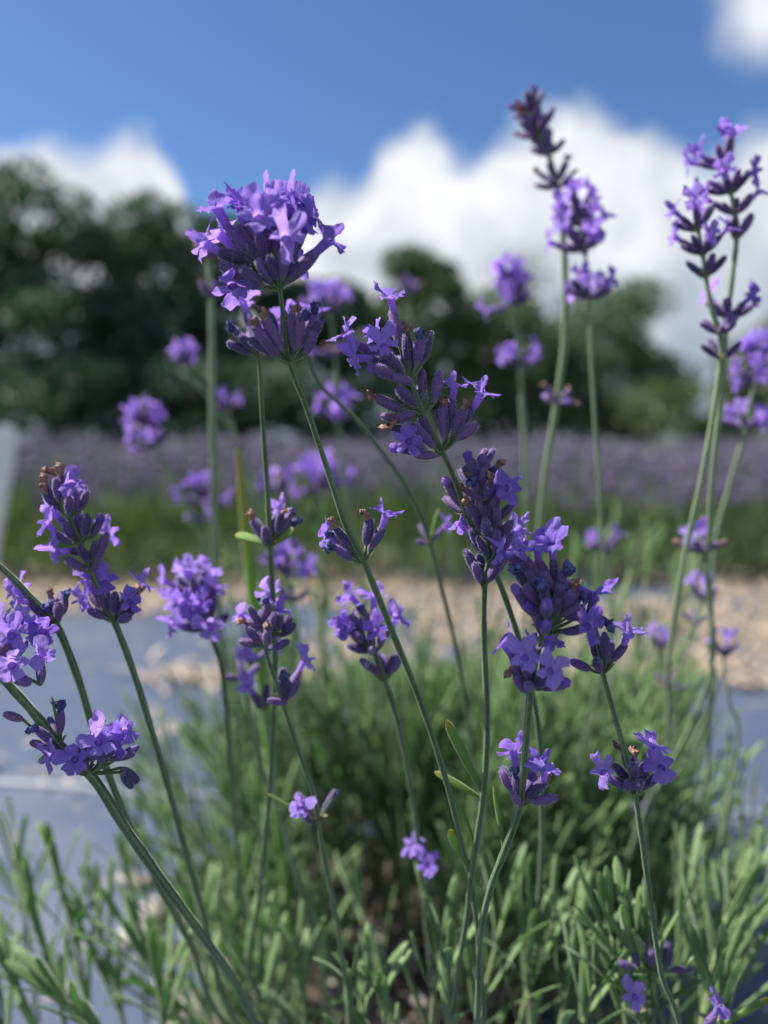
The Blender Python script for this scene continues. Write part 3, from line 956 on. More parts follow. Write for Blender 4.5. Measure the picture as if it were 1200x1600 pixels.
# -- softer stalks standing farther back in the bush
far = 'far stalks on the back of the lavender bush'
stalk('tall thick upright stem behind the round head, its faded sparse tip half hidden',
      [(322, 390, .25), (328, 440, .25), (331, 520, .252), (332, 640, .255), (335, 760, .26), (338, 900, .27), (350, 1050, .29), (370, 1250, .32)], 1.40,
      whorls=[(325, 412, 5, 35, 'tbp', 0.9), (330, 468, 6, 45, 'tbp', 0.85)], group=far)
stalk('short stalk with a small round violet head against the dark trees',
      [(292, 560, .36), (297, 590, .36), (318, 610, .36), (340, 640, .362), (372, 690, .365), (398, 770, .37), (410, 900, .38), (420, 1050, .39)], 1.0,
      whorls=[(294, 575, 9, 60, 'oob', 1.0)], group=far)
stalk('little stalk ending in one lilac bud whorl beside the thick stem',
      [(352, 625, .33), (358, 650, .33), (372, 690, .332), (385, 740, .335), (392, 800, .34), (400, 930, .36), (410, 1080, .37)], 0.9,
      whorls=[(355, 645, 7, 50, 'bop', 1.0), (378, 702, 4, 50, 't', 0.7)], group=far)
stalk('leaning stalk with a fluffy round violet head low over the purple rows',
      [(226, 660, .33), (240, 695, .33), (262, 735, .332), (290, 790, .336), (320, 870, .345), (350, 1000, .36), (380, 1130, .38)], 1.1,
      whorls=[(230, 672, 9, 55, 'oob', 1.1), (240, 698, 9, 75, 'oob', 1.15)], group=far)
stalk('blurred stalk with washed-out lilac whorl below the fluffy round head',
      [(318, 770, .36), (322, 810, .36), (332, 880, .365), (345, 980, .37), (365, 1120, .38)], 0.9, whorls=[(318, 790, 9, 70, 'op', 1.25), (322, 818, 5, 60, 'op', 1.0)], group=far)
stalk('soft lilac head directly behind the pair of curled bracts',
      [(432, 750, .34), (438, 800, .34), (446, 900, .35), (452, 1050, .37)], 0.9, whorls=[(433, 775, 8, 55, 'otb', 1.15)], group=far)
stalk('wide hazy purple whorl left of the tall bare stem',
      [(500, 745, .42), (503, 790, .42), (505, 900, .43), (508, 1050, .44)], 0.9, whorls=[(500, 765, 12, 80, 'oop', 1.8)], group=far)
stalk('bright violet flower cluster behind the plump bud bunch',
      [(450, 885, .26), (455, 920, .26), (458, 960, .262), (462, 1060, .27), (470, 1200, .30)], 0.7, whorls=[(452, 905, 9, 65, 'oo', 1.0), (462, 940, 3, 60, 'b', 1.0)], group=far)
stalk('stalk with loose violet flowers seen between the two tallest sharp heads',
      [(512, 470, .34), (520, 520, .34), (525, 580, .342), (528, 660, .345), (540, 760, .35), (560, 900, .37), (580, 1060, .39)], 0.9,
      whorls=[(514, 490, 10, 60, 'oob', 1.3), (522, 560, 7, 65, 'tbo', 1.2), (527, 665, 9, 60, 'oob', 1.3)], group=far)
stalk('fading pinkish head peeping over the loose-tiered flowers',
      [(636, 440, .42), (640, 480, .42), (650, 560, .425), (690, 760, .43), (720, 1000, .45)], 0.9, whorls=[(637, 465, 9, 60, 'tpb', 1.2)], group=far)
stalk('stem of two violet whorls in front of the round tree',
      [(796, 440, .31), (803, 480, .31), (809, 540, .312), (815, 620, .315), (820, 720, .32), (822, 840, .33), (820, 1000, .35), (815, 1120, .37)], 1.1,
      whorls=[(798, 455, 9, 50, 'oob', 1.15), (802, 478, 9, 75, 'oop', 1.2), (807, 575, 8, 70, 'oop', 1.0)], group=far)
stalk('tallest thin stalk with a dark spent spike reaching into the blue sky',
      [(829, 176, .245), (842, 206, .245), (858, 245, .246), (870, 290, .247), (878, 350, .249), (883, 430, .252), (881, 540, .257), (868, 640, .262), (852, 740, .268), (842, 840, .275), (830, 1000, .29), (815, 1150, .31)], 1.15,
      whorls=[(831, 178, 8, 55, 'bbpbb', 1.05), (843, 208, 10, 70, 'bbt', 1.1), (858, 246, 9, 58, 'b', 1.0), (869, 296, 10, 70, 'bbt', 1.0), (866, 630, 7, 75, 'tbp', 1.0)], group=far, base=(.06, .38, .012))
stalk('stalk with a broad violet head and a second tier in front of the white cloud',
      [(905, 345, .235), (912, 385, .235), (918, 425, .236), (920, 470, .237), (924, 560, .24), (931, 680, .245), (941, 840, .255), (950, 1000, .275)], 0.62,
      whorls=[(906, 355, 9, 50, 'oob', 1.05), (913, 392, 10, 68, 'oob', 1.15), (920, 472, 7, 72, 'oopb', 1.05)], group=far, base=(.07, .40, .012))
stalk('tall stalk with a full violet spike beside the cloud, bent leftwards at its foot',
      [(1128, 250, .205), (1140, 290, .205), (1150, 350, .206), (1150, 385, .206), (1143, 440, .207), (1134, 520, .209), (1126, 620, .213), (1112, 760, .22), (1105, 900, .235), (1095, 1100, .26)], 0.75,
      whorls=[(1131, 262, 8, 48, 'obbo', 0.95), (1139, 300, 8, 60, 'obb', 0.9), (1148, 338, 6, 52, 'bbo', 0.9), (1150, 375, 3, 45, 'bb', 1.0), (1136, 500, 7, 55, 'bob', 1.0)], group=far, base=(.085, .40, .012))
stalk('stalk close beside the full spike with a shorter drooping cluster of dark violet flowers',
      [(1088, 345, .200), (1098, 395, .20), (1104, 440, .201), (1112, 485, .202), (1127, 530, .204), (1122, 600, .207), (1098, 740, .214), (1068, 880, .225), (1044, 1040, .245), (1035, 1180, .27)], 0.75,
      whorls=[(1091, 360, 7, 48, 'obb', 0.95), (1098, 402, 7, 58, 'obb', 0.95), (1104, 435, 4, 55, 'b', 1.0), (1125, 522, 7, 60, 'b', 0.9), (1123, 560, 4, 60, 'b', 0.9)], group=far, base=(.10, .37, .012))
stalk('stalk at the right edge with a round violet head over a split lilac whorl',
      [(1182, 560, .27), (1178, 600, .27), (1168, 650, .272), (1160, 690, .274), (1140, 760, .28), (1118, 850, .287), (1108, 1000, .30), (1105, 1120, .315)], 0.8,
      whorls=[(1180, 575, 9, 55, 'oo', 1.0), (1177, 600, 8, 75, 'oob', 1.0), (1163, 672, 6, 62, 'obo', 1.0)], group=far, base=(.10, .42, .012))
stalk('slender stalk with a small drying whorl low in front of the green row',
      [(1090, 835, .235), (1100, 875, .235), (1110, 920, .237), (1112, 1010, .245), (1108, 1120, .26), (1098, 1240, .28)], 0.65, whorls=[(1096, 868, 6, 60, 'obt', 0.95)], group=far)
stalk('short faint stalk with one mauve whorl against the green row',
      [(944, 835, .36), (947, 870, .36), (952, 950, .37), (955, 1060, .38)], 0.8, whorls=[(946, 865, 8, 55, 'bop', 1.1)], group=far)
stalk('short stalk with a single violet flower above the straw path',
      [(1100, 925, .27), (1096, 950, .27), (1080, 985, .272), (1060, 1060, .28), (1050, 1160, .30)], 0.6, whorls=[(1098, 940, 3, 40, 'ob', 1.0), (1082, 975, 4, 60, 'b', 0.8)], group=far)
stalk('low stalk carrying one mauve flower in front of the straw',
      [(1032, 1005, .30), (1036, 1030, .30), (1045, 1090, .305), (1050, 1180, .32)], 0.6, whorls=[(1033, 1020, 4, 40, 'ob', 1.0), (1046, 1075, 4, 70, 'bt', 0.9)], group=far)
stalk('pale thin stalk slanting in at the right with one violet floret',
      [(1136, 1015, .26), (1130, 1040, .26), (1140, 1100, .262), (1150, 1180, .27)], 0.6, whorls=[(1132, 1030, 3, 40, 'ob', 0.9)], group=far)
stalk('half hidden stalk with a lilac flower and dark buds beneath the plump bud bunch',
      [(395, 1000, .215), (390, 1035, .215), (380, 1062, .217), (392, 1120, .22), (420, 1230, .24)], 0.6, whorls=[(392, 1040, 3, 50, 'ob', 1.0), (381, 1062, 4, 75, 'b', 0.9)], group=far)
stalk('short stalk bearing one bright violet flower beside the small blue-tipped floret',
      [(408, 1080, .20), (412, 1110, .20), (425, 1170, .205), (440, 1290, .225)], 0.55, whorls=[(411, 1108, 2, 25, 'ob', 0.95)], group=far)
stalk('small stalk low in the leaves with two lilac flowers near the dark soil',
      [(668, 1325, .205), (668, 1375, .207), (664, 1420, .21), (672, 1500, .23)], 0.5,
      traced=[((400, 1100, .3125), (860, 900), [(855, 890, 858, 840, 3, 'o', 865, 780, 4), (830, 800, 800, 745, -2, 'o', 740, 650, 3)])], extra=0)
stalk('stub of purple buds tucked among the grey-green leaf tips',
      [(1012, 1455, .185), (1018, 1490, .186), (1022, 1520, .188), (1028, 1570, .195), (1035, 1640, .205)], 0.5,
      traced=[((900, 1250, .25), (480, 1060), [(470, 1040, 480, 950, 3, 'b'), (460, 950, 450, 830, 0, 'p', 445, 810, 0), (570, 1040, 580, 890, 0, 'b'), (590, 1070, 715, 1055, 2, 'b'), (370, 1050, 275, 1020, 1, 'b'), (380, 1020, 360, 940, -1, 'b'), (440, 980, 430, 890, 1, 'b')])], extra=1)
stalk('tiny stalk with one pale lilac flower and a yellow-green bract by the leaf tips',
      [(985, 1545, .178), (992, 1575, .18), (1000, 1640, .19)], 0.5,
      traced=[((900, 1250, .25), (390, 1330), [(395, 1310, 375, 1250, 3, 'o', 350, 1195, 4)])],
      leaves=[(985, 1556, 942, 1523, 2, 0.7, 1)], extra=0)
stalk('stalk tip with one side-facing violet flower beside a large yellow-edged leaf',
      [(1125, 1570, .172), (1115, 1600, .174), (1105, 1650, .18)], 0.5,
      traced=[((900, 1250, .25), (860, 1400), [(820, 1400, 870, 1340, 1, 'o', 920, 1250, 1)])],
      leaves=[(1130, 1600, 1203, 1563, 3, 1.1, 1)], extra=0)
stalk('thin stalk in the bush interior with a faint small mauve bud whorl',
      [(1004, 1265, .30), (1006, 1290, .30), (1010, 1350, .31), (1015, 1450, .32)], 0.6, whorls=[(1004, 1280, 4, 40, 'b', 1.1)], group=far)

# ------------------------------------------------------------------ the bush: leafy shoots
bush = link('lavender_bush', None, None, Matrix.Translation(CROWN), label='grey-green leafy lavender bush growing from the hole in the ground cloth', category='lavender bush')
brng = random.Random(21)
SHOOTS = []
# shoots traced from the photograph: base (px,py,depth), tip (px,py,depth), leaf pairs, leaf length mm
for row in [
    ((1015, 1640, .205), (985, 1475, .188), 6, 26), ((1020, 1650, .21), (1012, 1500, .192), 6, 26), ((985, 1660, .20), (955, 1460, .195), 5, 26),
    ((1090, 1640, .22), (1135, 1430, .23), 6, 30), ((1120, 1640, .23), (1190, 1420, .24), 6, 32), ((1050, 1640, .24), (1075, 1400, .25), 6, 30),
    ((1100, 1580, .30), (1175, 1300, .31), 6, 34), ((1060, 1520, .34), (1140, 1230, .34), 6, 34), ((1130, 1650, .20), (1115, 1545, .195), 4, 22),
    ((110, 1640, .25), (45, 1420, .25), 7, 26), ((70, 1660, .24), (5, 1500, .235), 6, 24), ((150, 1640, .26), (90, 1370, .265), 7, 28),
    ((200, 1640, .28), (150, 1430, .28), 6, 30), ((300, 1640, .25), (215, 1480, .25), 6, 28), ((260, 1660, .24), (250, 1540, .235), 5, 24),
    ((330, 1640, .26), (320, 1440, .27), 6, 28), ((420, 1660, .24), (385, 1490, .24), 6, 26), ((180, 1660, .22), (100, 1560, .215), 5, 22),
    ((350, 1640, .29), (375, 1400, .30), 6, 30), ((440, 1640, .28), (420, 1360, .30), 6, 32),
    ((565, 1660, .215), (572, 1530, .21), 3, 18), ((545, 1660, .21), (545, 1545, .205), 3, 16), ((605, 1670, .21), (598, 1560, .205), 3, 16),
    ((700, 1660, .20), (702, 1520, .195), 3, 18), ((670, 1660, .215), (690, 1470, .21), 4, 24), ((740, 1660, .22), (785, 1440, .225), 5, 28),
    ((830, 1650, .23), (822, 1470, .225), 4, 24), ((800, 1650, .23), (870, 1430, .235), 5, 30), ((870, 1650, .22), (900, 1480, .22), 5, 26),
    ((60, 1600, .30), (20, 1330, .31), 6, 28), ((230, 1600, .33), (195, 1330, .34), 6, 30), ((480, 1640, .25), (468, 1500, .245), 4, 22),
    ((20, 1660, .22), (-20, 1560, .215), 5, 24), ((620, 1640, .28), (560, 1420, .30), 4, 26), ((900, 1660, .20), (930, 1540, .198), 4, 22)]:
    SHOOTS.append((P(*row[0]), P(*row[1]), row[2], row[3]))
tries = 0
while len(SHOOTS) < 430 and tries < 20000:
    tries += 1
    y = brng.uniform(0.30, 0.62)
    x = brng.gauss(0.040, 0.095)
    rr = ((x - 0.040) / 0.20) ** 2 + ((y - 0.45) / 0.19) ** 2
    if rr > 1:
        continue
    z = (0.182 - 0.055 * rr) * brng.uniform(0.62, 1.0)
    tip = Vector((x, y, z))
    bp = Vector((CROWN.x + (x - CROWN.x) * 0.70 + brng.uniform(-.02, .02), CROWN.y + 0.05 + (y - CROWN.y - 0.05) * 0.75, max(0.01, z - brng.uniform(0.07, 0.12))))
    bad = False
    for f in (0.3, 0.6, 1.0, 1.12):
        q = bp.lerp(tip, f)
        px, py, d = proj(q)
        if d < 0.40 and 455 < px < 715 and py > 1300:
            bad = True
        if d < 0.50 and 500 < px < 680 and py > 1395:
            bad = True
        if d > 0.28 and px < 150 and brng.random() < 0.7:
            bad = True
        if d > 0.3 and px > 1110 and brng.random() < 0.6:
            bad = True
        if py < 1015 + 60 * brng.random():
            bad = True
    if not bad:
        SHOOTS.append((bp, tip, brng.randint(5, 8), brng.uniform(28, 40)))

for q in range(46):                                     # thin taller shoots that have not flowered yet
    px, d = brng.uniform(330, 1120), brng.uniform(0.33, 0.56)
    tip = P(px, brng.uniform(830, 1040), d)
    bp = Vector((tip.x * 0.75 + 0.01 + brng.uniform(-.02, .02), min(0.55, tip.y * 0.92 + 0.02), 0.05))
    SHOOTS.append((bp, tip, brng.randint(4, 6), brng.uniform(24, 36)))
for q in range(34):                                     # low shoots spreading over the cloth at both sides
    sd = brng.choice((-1, -1, 1))
    bp = Vector((CROWN.x + sd * brng.uniform(0.05, 0.11), brng.uniform(0.27, 0.42), 0.02))
    tip = bp + Vector((sd * brng.uniform(0.0, 0.05), brng.uniform(-.03, .05), brng.uniform(0.05, 0.11)))
    SHOOTS.append((bp, tip, brng.randint(5, 7), brng.uniform(24, 34)))

cand = []
shoot_objs = []
for si, (bp, tip, pairs, ll) in enumerate(SHOOTS):
    ax = tip - bp
    midp = bp.lerp(tip, 0.5) + Vector((ax.x * -0.08, ax.y * -0.08, ax.length * 0.05))
    cvp = catmull([bp, midp, tip], 5)
    vs_, fs_, sh_ = [], [], []
    tube(vs_, fs_, sh_, cvp, [0.95 * MM * (1 - 0.45 * i_ / (len(cvp) - 1)) for i_ in range(len(cvp))], 6)
    so = link('leafy_shoot', mesh('leafy_shoot', [v - bp for v in vs_], fs_, [M_SHOOT], sh_), bush, Matrix.Translation(bp))
    shoot_objs.append(so)
    tg = ax.normalized()
    o1 = tg.orthogonal().normalized()
    o2 = tg.cross(o1)
    a0 = brng.uniform(0, 3.14)
    for q in range(pairs):
        f = 0.25 + 0.75 * q / max(1, pairs - 1)
        idx = min(len(cvp) - 1, int(round(f * (len(cvp) - 1))))
        node = cvp[idx]
        open_ = R(brng.uniform(22, 46)) * (1.0 - 0.55 * f)
        for sgn in (0, math.pi):
            a_ = a0 + q * math.pi / 2 + sgn + brng.uniform(-.3, .3)
            rad = o1 * math.cos(a_) + o2 * math.sin(a_)
            dr = (tg * math.cos(open_) + rad * math.sin(open_)).normalized()
            L = ll * MM * brng.uniform(0.85, 1.3) * (0.75 + 0.35 * math.sin(math.pi * min(1, f * 0.9 + 0.1)))
            wl = L * brng.uniform(0.95, 1.25) * min(1.6, 25 * MM / L) 
            mw = frame(dr, tg - rad * 0.3 if open_ > 0.25 else -rad, node, (wl, wl, L))
            gi = brng.randrange(len(LEAF_GEO))
            px, py, d = proj(node + dr * L * 0.5)
            vis = -30 < px < 1230 and py < 1640
            cand.append(((L / d) if vis else 0.0, so, gi, mw))
cand.sort(key=lambda c_: -c_[0])
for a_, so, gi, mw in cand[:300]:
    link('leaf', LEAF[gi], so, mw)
av, af, ash = [], [], []
n0 = 0
for a_, so, gi, mw in cand[300:]:
    g, f_, s_ = LEAF_GEO[gi]
    mm = np.array(mw)
    av.append(g @ mm[:3, :3].T + mm[:3, 3])
    af.append(np.array(f_) + n0)
    ash.append(np.array(s_))
    n0 += len(g)
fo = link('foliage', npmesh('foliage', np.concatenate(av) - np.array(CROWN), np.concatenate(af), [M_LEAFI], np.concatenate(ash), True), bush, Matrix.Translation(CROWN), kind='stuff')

# woody crown and dead twigs at the foot
m, t, b, out = mat('old_wood')
nz = NOISE(t, objcoord(t), 260, 5)
setc(t, b.inputs['Base Color'], MIX(t, nz, (0.07, 0.055, 0.045), (0.33, 0.29, 0.25)))
b.inputs['Roughness'].default_value = 0.85
bump(t, b, nz, 0.7, 0.001)
M_WOOD = m
for q in range(26):
    a_ = brng.uniform(0, 6.28)
    rad = Vector((math.cos(a_), math.sin(a_), 0))
    p0 = CROWN + Vector((0, 0.03, 0)) + rad * brng.uniform(0.005, 0.03)
    L = brng.uniform(0.05, 0.11)
    cvp = catmull([p0, p0 + rad * L * 0.45 + Vector((0, 0, L * 0.35)), p0 + rad * L * 0.85 + Vector((brng.uniform(-.01, .01), 0, L * brng.uniform(0.5, 1.0)))], 4)
    vs_, fs_, sh_ = [], [], []
    tube(vs_, fs_, sh_, cvp, [2.4 * MM * (1 - 0.6 * i_ / (len(cvp) - 1)) for i_ in range(len(cvp))], 6)
    link('woody_branch', mesh('woody_branch', [v - p0 for v in vs_], fs_, [M_WOOD], sh_), bush, Matrix.Translation(p0))

# the flat green grass blade standing among the stalks
gb = P(360, 1060, .24)
me = mesh('grass_blade', *leaf_geometry(5, -0.03, 12, 0.013)[:2], [M_BRACT], leaf_geometry(5, -0.03, 12, 0.013)[2])
gt = P(362, 712, .23)
g0 = Vector((gb.x + 0.01, 0.34, 0.0))
link('grass_blade', me, None, frame(gt - g0, -CF, g0, (gt - g0).length), label='single narrow green grass blade standing upright among the stalks', category='grass blade')

# ------------------------------------------------------------------ ground
m, t, b, out = mat('meadow')
co = objcoord(t)
nz = NOISE(t, co, 0.8, 6)
n4 = NOISE(t, co, 22, 5)
c = MIX(t, SS(t, nz, 0.35, 0.65), (0.070, 0.105, 0.035), (0.13, 0.15, 0.06))
c = MIX(t, SS(t, n4, 0.45, 0.75, 0, 0.6), c, (0.17, 0.15, 0.085))
setc(t, b.inputs['Base Color'], c)
b.inputs['Roughness'].default_value = 0.9
bump(t, b, n4, 0.6, 0.03)
link('ground', mesh('ground', [(-600, -60, -0.02), (600, -60, -0.02), (600, 900, -0.02), (-600, 900, -0.02)], [(0, 1, 2, 3)], [m]), kind='structure')

m, t, b, out = mat('ground_cloth')
co = objcoord(t)
wv = N(t, 'ShaderNodeTexWave', wave_type='BANDS', bands_direction='X')
wv.inputs['Scale'].default_value = 190
wv2 = N(t, 'ShaderNodeTexWave', wave_type='BANDS', bands_direction='Y')
wv2.inputs['Scale'].default_value = 190
t.links.new(co, wv.inputs['Vector'])
t.links.new(co, wv2.inputs['Vector'])
weave = M(t, 'MAXIMUM', wv.outputs['Fac'], wv2.outputs['Fac'])
dust = NOISE(t, co, 6, 6)
c = MIX(t, weave, (0.034, 0.048, 0.082), (0.070, 0.096, 0.155))  # black weave, the reflected sky put into its blue tones
d2 = NOISE(t, co, 45, 5)
c = MIX(t, SS(t, d2, 0.56, 0.72, 0, 0.5), c, (0.21, 0.18, 0.15))
c = MIX(t, SS(t, dust, 0.50, 0.75, 0, 0.5), c, (0.165, 0.175, 0.20))
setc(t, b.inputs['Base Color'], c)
b.inputs['Roughness'].default_value = 0.5
b.inputs['Specular IOR Level'].default_value = 0.45
bump(t, b, weave, 0.35, 0.0006)
M_CLOTH = m


def cloth_z(x, y):
    return 0.006 + 0.007 * mnoise.noise(Vector((x * 3, y * 5, 0.3))) + 0.004 * mnoise.noise(Vector((x * 9, y * 14, 4.3)))


def sheet(name, x0, x1, y0, y1, nx, ny, zf, material, hole=None):
    vs_, fs_ = [], []
    for j in range(ny + 1):
        for i_ in range(nx + 1):
            x, y = x0 + (x1 - x0) * i_ / nx, y0 + (y1 - y0) * j / ny
            vs_.append((x, y, zf(x, y)))
    for j in range(ny):
        for i_ in range(nx):
            x, y = x0 + (x1 - x0) * (i_ + .5) / nx, y0 + (y1 - y0) * (j + .5) / ny
            if hole and hole(x, y):
                continue
            a_ = j * (nx + 1) + i_
            fs_.append((a_, a_ + 1, a_ + nx + 2, a_ + nx + 1))
    return mesh(name, vs_, fs_, [material])


def in_hole(x, y):
    a_ = math.atan2(y - 0.42, x - 0.0)
    return ((x - 0.0) / 0.13) ** 2 + ((y - 0.42) / 0.115) ** 2 < 1 + 0.25 * math.sin(3 * a_) + 0.12 * math.sin(7 * a_ + 1)


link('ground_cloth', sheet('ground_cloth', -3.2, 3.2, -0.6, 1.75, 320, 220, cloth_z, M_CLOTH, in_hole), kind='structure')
# raised fold line of the cloth, its bright reflection painted as pale colour
m, t, b, out = mat('cloth_fold_sheen')
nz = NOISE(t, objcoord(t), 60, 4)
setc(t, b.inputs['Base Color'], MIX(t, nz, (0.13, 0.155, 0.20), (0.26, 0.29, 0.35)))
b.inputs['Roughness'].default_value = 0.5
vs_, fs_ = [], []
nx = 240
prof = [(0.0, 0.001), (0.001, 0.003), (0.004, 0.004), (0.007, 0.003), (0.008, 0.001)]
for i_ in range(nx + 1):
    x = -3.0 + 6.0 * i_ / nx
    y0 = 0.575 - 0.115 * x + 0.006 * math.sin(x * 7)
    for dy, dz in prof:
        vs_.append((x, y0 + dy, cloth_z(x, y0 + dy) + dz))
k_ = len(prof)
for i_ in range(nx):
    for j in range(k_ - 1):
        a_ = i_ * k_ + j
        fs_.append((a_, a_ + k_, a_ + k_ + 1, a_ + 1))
link('cloth_fold_sheen', mesh('cloth_fold_sheen', vs_, fs_, [m]), kind='structure')

m, t, b, out = mat('soil')
co = objcoord(t)
nz = NOISE(t, co, 70, 6)
n4 = NOISE(t, co, 300, 4)
c = MIX(t, SS(t, nz, 0.35, 0.7), (0.035, 0.024, 0.018), (0.13, 0.10, 0.075))
c = MIX(t, SS(t, n4, 0.55, 0.75, 0, 0.6), c, (0.27, 0.22, 0.18))
setc(t, b.inputs['Base Color'], c)
b.inputs['Roughness'].default_value = 0.95
bump(t, b, nz, 1.0, 0.006)
M_SOIL = m
def soil_z(x, y):
    return -0.004 + 0.016 * max(0, 1 - (x / .18) ** 2 - ((y - .42) / .17) ** 2) + 0.006 * mnoise.noise(Vector((x * 30, y * 30, 2))) + 0.003 * mnoise.noise(Vector((x * 90, y * 90, 5)))
link('soil', sheet('soil', -0.19, 0.19, 0.24, 0.60, 90, 90, soil_z, M_SOIL), kind='structure')

# pale pebbles and bark chips on the soil
m, t, b, out = mat('pebble')
r = objrand(t)
nz = NOISE(t, objcoord(t), 120, 4)
c = MIX(t, r, (0.22, 0.20, 0.19), (0.55, 0.51, 0.48))
c = MIX(t, SS(t, nz, 0.4, 0.7, 0, 0.5), c, (0.33, 0.26, 0.21))
setc(t, b.inputs['Base Color'], c)
b.inputs['Roughness'].default_value = 0.7
bump(t, b, nz, 0.4, 0.002)
M_PEB = m
def pebble_mesh(seed):
    import bmesh
    bm = bmesh.new()
    bmesh.ops.create_icosphere(bm, subdivisions=2, radius=1.0)
    off = Vector((seed * 3.1, seed * 1.7, seed))
    for v in bm.verts:
        v.co *= 1 + 0.30 * mnoise.noise(v.co * 0.9 + off)
        v.co.z *= 0.62
        v.co.x *= 1.25
    me_ = bpy.data.meshes.new('pebble')
    bm.to_mesh(me_)
    bm.free()
    me_.materials.append(M_PEB)
    for p_ in me_.polygons:
        p_.use_smooth = True
    return me_
PEB = [pebble_mesh(i_) for i_ in range(5)]
prng = random.Random(5)
spots = []
for (px, py) in [(225, 1372), (205, 1368), (232, 1440), (208, 1450), (252, 1475), (262, 1545), (318, 1500), (90, 1535), (240, 1410), (275, 1585), (300, 1575), (620, 1490), (600, 1475), (588, 1500), (640, 1512), (560, 1540), (575, 1565), (655, 1560), (610, 1580), (480, 1475), (530, 1590), (255, 1520), (420, 1560), (450, 1590), (635, 1450), (690, 1430)]:
    v = P(px, py, 1.0) - C0
    k_ = (CAM_H - 0.012) / -v.z
    spots.append((C0 + v * k_, prng.uniform(0.0042, 0.0085)))
for q in range(60):
    a_, rr = prng.uniform(0, 6.28), math.sqrt(prng.random())
    spots.append((Vector((0.0 + math.cos(a_) * rr * 0.14, 0.42 + math.sin(a_) * rr * 0.125, 0)), prng.uniform(0.0025, 0.006)))
for p_, s_ in spots:
    z = max(soil_z(p_.x, p_.y) if abs(p_.x) < .19 and .24 < p_.y < .6 else -1, cloth_z(p_.x, p_.y) if not in_hole(p_.x, p_.y) else -1)
    mw = Matrix.Translation((p_.x, p_.y, z + s_ * 0.35)) @ Matrix.Rotation(prng.uniform(0, 6.28), 4, 'Z') @ Matrix.Rotation(prng.uniform(-.3, .3), 4, 'X') @ Matrix.Scale(s_, 4)
    link('pebble', prng.choice(PEB), None, mw, label='small pale grey pebble lying on soil at the foot of the bush', category='pebble', group='pale pebbles around the planting hole')

# straw and wood shavings strewn over the path
m, t, b, out = mat('straw')
r = islrand(t)
c = MIX(t, r, (0.27, 0.20, 0.135), (0.60, 0.48, 0.35))
setc(t, b.inputs['Base Color'], c)
b.inputs['Roughness'].default_value = 0.75
translucent(t, b, out, (0.6, 0.45, 0.25), 0.15)
M_STRAW = m


def strips(cx, cy, cz, yaw, pitch, L, W, T=None, curl=None):
    """n thin curved chips -> verts (n*6,3), quads (n*2,4)"""
    n = len(cx)
    u = np.stack([np.cos(yaw) * np.cos(pitch), np.sin(yaw) * np.cos(pitch), np.sin(pitch)], 1)
    w = np.stack([-np.sin(yaw), np.cos(yaw), np.zeros(n)], 1)
    c_ = np.stack([cx, cy, cz], 1)
    curl = np.zeros(n) if curl is None else curl
    up = np.cross(u, w)
    V = []
    for s_, lift in ((-0.5, 0), (0, 1), (0.5, 0)):
        for q in (-0.5, 0.5):
            V.append(c_ + u * (L * s_)[:, None] + w * (W * q)[:, None] + up * (curl * lift)[:, None])
    V = np.stack(V, 1).reshape(-1, 3)
    b0 = (np.arange(n) * 6)[:, None]
    F = np.concatenate([b0 + np.array([[0, 1, 3, 2]]), b0 + np.array([[2, 3, 5, 4]])], 0)
    return V, F


n = 52000
x = rng.uniform(-3.0, 3.0, n)
y = rng.uniform(0.70, 1.72, n)
dens = np.array([mnoise.noise(Vector((a_ * 2.1, b_ * 3.4, 7.7))) + 0.6 * mnoise.noise(Vector((a_ * 6, b_ * 9, 1.7))) for a_, b_ in zip(x, y)])
edge = np.clip((y - 0.735 + 0.05 * np.sin(x * 9)) / 0.10, 0, 1)
band = 0.55 - 0.75 * np.exp(-((y - 1.13) / 0.05) ** 2) * (x < -0.05) + 0.25 * (x > 0.1)
keep = (dens * 1.5 + band * edge * 1.2 - 0.50 + (edge - 1) * 0.9) > rng.uniform(-0.15, 0.15, n)
x, y = x[keep], y[keep]
xs, ys = rng.uniform(-2, 2, 3600), rng.uniform(0.25, 1.7, 3600)
ok = np.array([not in_hole(a_, b_) and mnoise.noise(Vector((a_ * 4, b_ * 5, 2.2))) > -0.05 for a_, b_ in zip(xs, ys)])
x, y = np.concatenate([x, xs[ok]]), np.concatenate([y, ys[ok]])
n = len(x)
z = np.array([cloth_z(a_, b_) for a_, b_ in zip(x, y)]) + rng.uniform(0.003, 0.016, n)
V, F = strips(x, y, z, rng.uniform(0, 6.28, n), rng.normal(0, 0.28, n), rng.uniform(0.006, 0.032, n), rng.uniform(0.0015, 0.006, n), None, rng.uniform(0, 0.004, n))
link('straw_mulch', npmesh('straw_mulch', V, F, [M_STRAW]), kind='stuff', label='pale tan straw and wood shavings strewn over the path cloth', category='straw')

# ------------------------------------------------------------------ lavender rows behind
m, t, b, out = mat('row_leaf')
r = islrand(t)
c = MIX(t, r, (0.058, 0.100, 0.060), (0.105, 0.158, 0.092))
setc(t, b.inputs['Base Color'], c)
b.inputs['Roughness'].default_value = 0.6
translucent(t, b, out, (0.12, 0.20, 0.03), 0.3)
M_ROWL = m
m, t, b, out = mat('row_flower')
r = islrand(t)
c = MIX(t, r, (0.105, 0.095, 0.175), (0.24, 0.20, 0.335))
setc(t, b.inputs['Base Color'], c)
b.inputs['Roughness'].default_value = 0.7
translucent(t, b, out, (0.34, 0.28, 0.46), 0.3)
M_ROWF = m


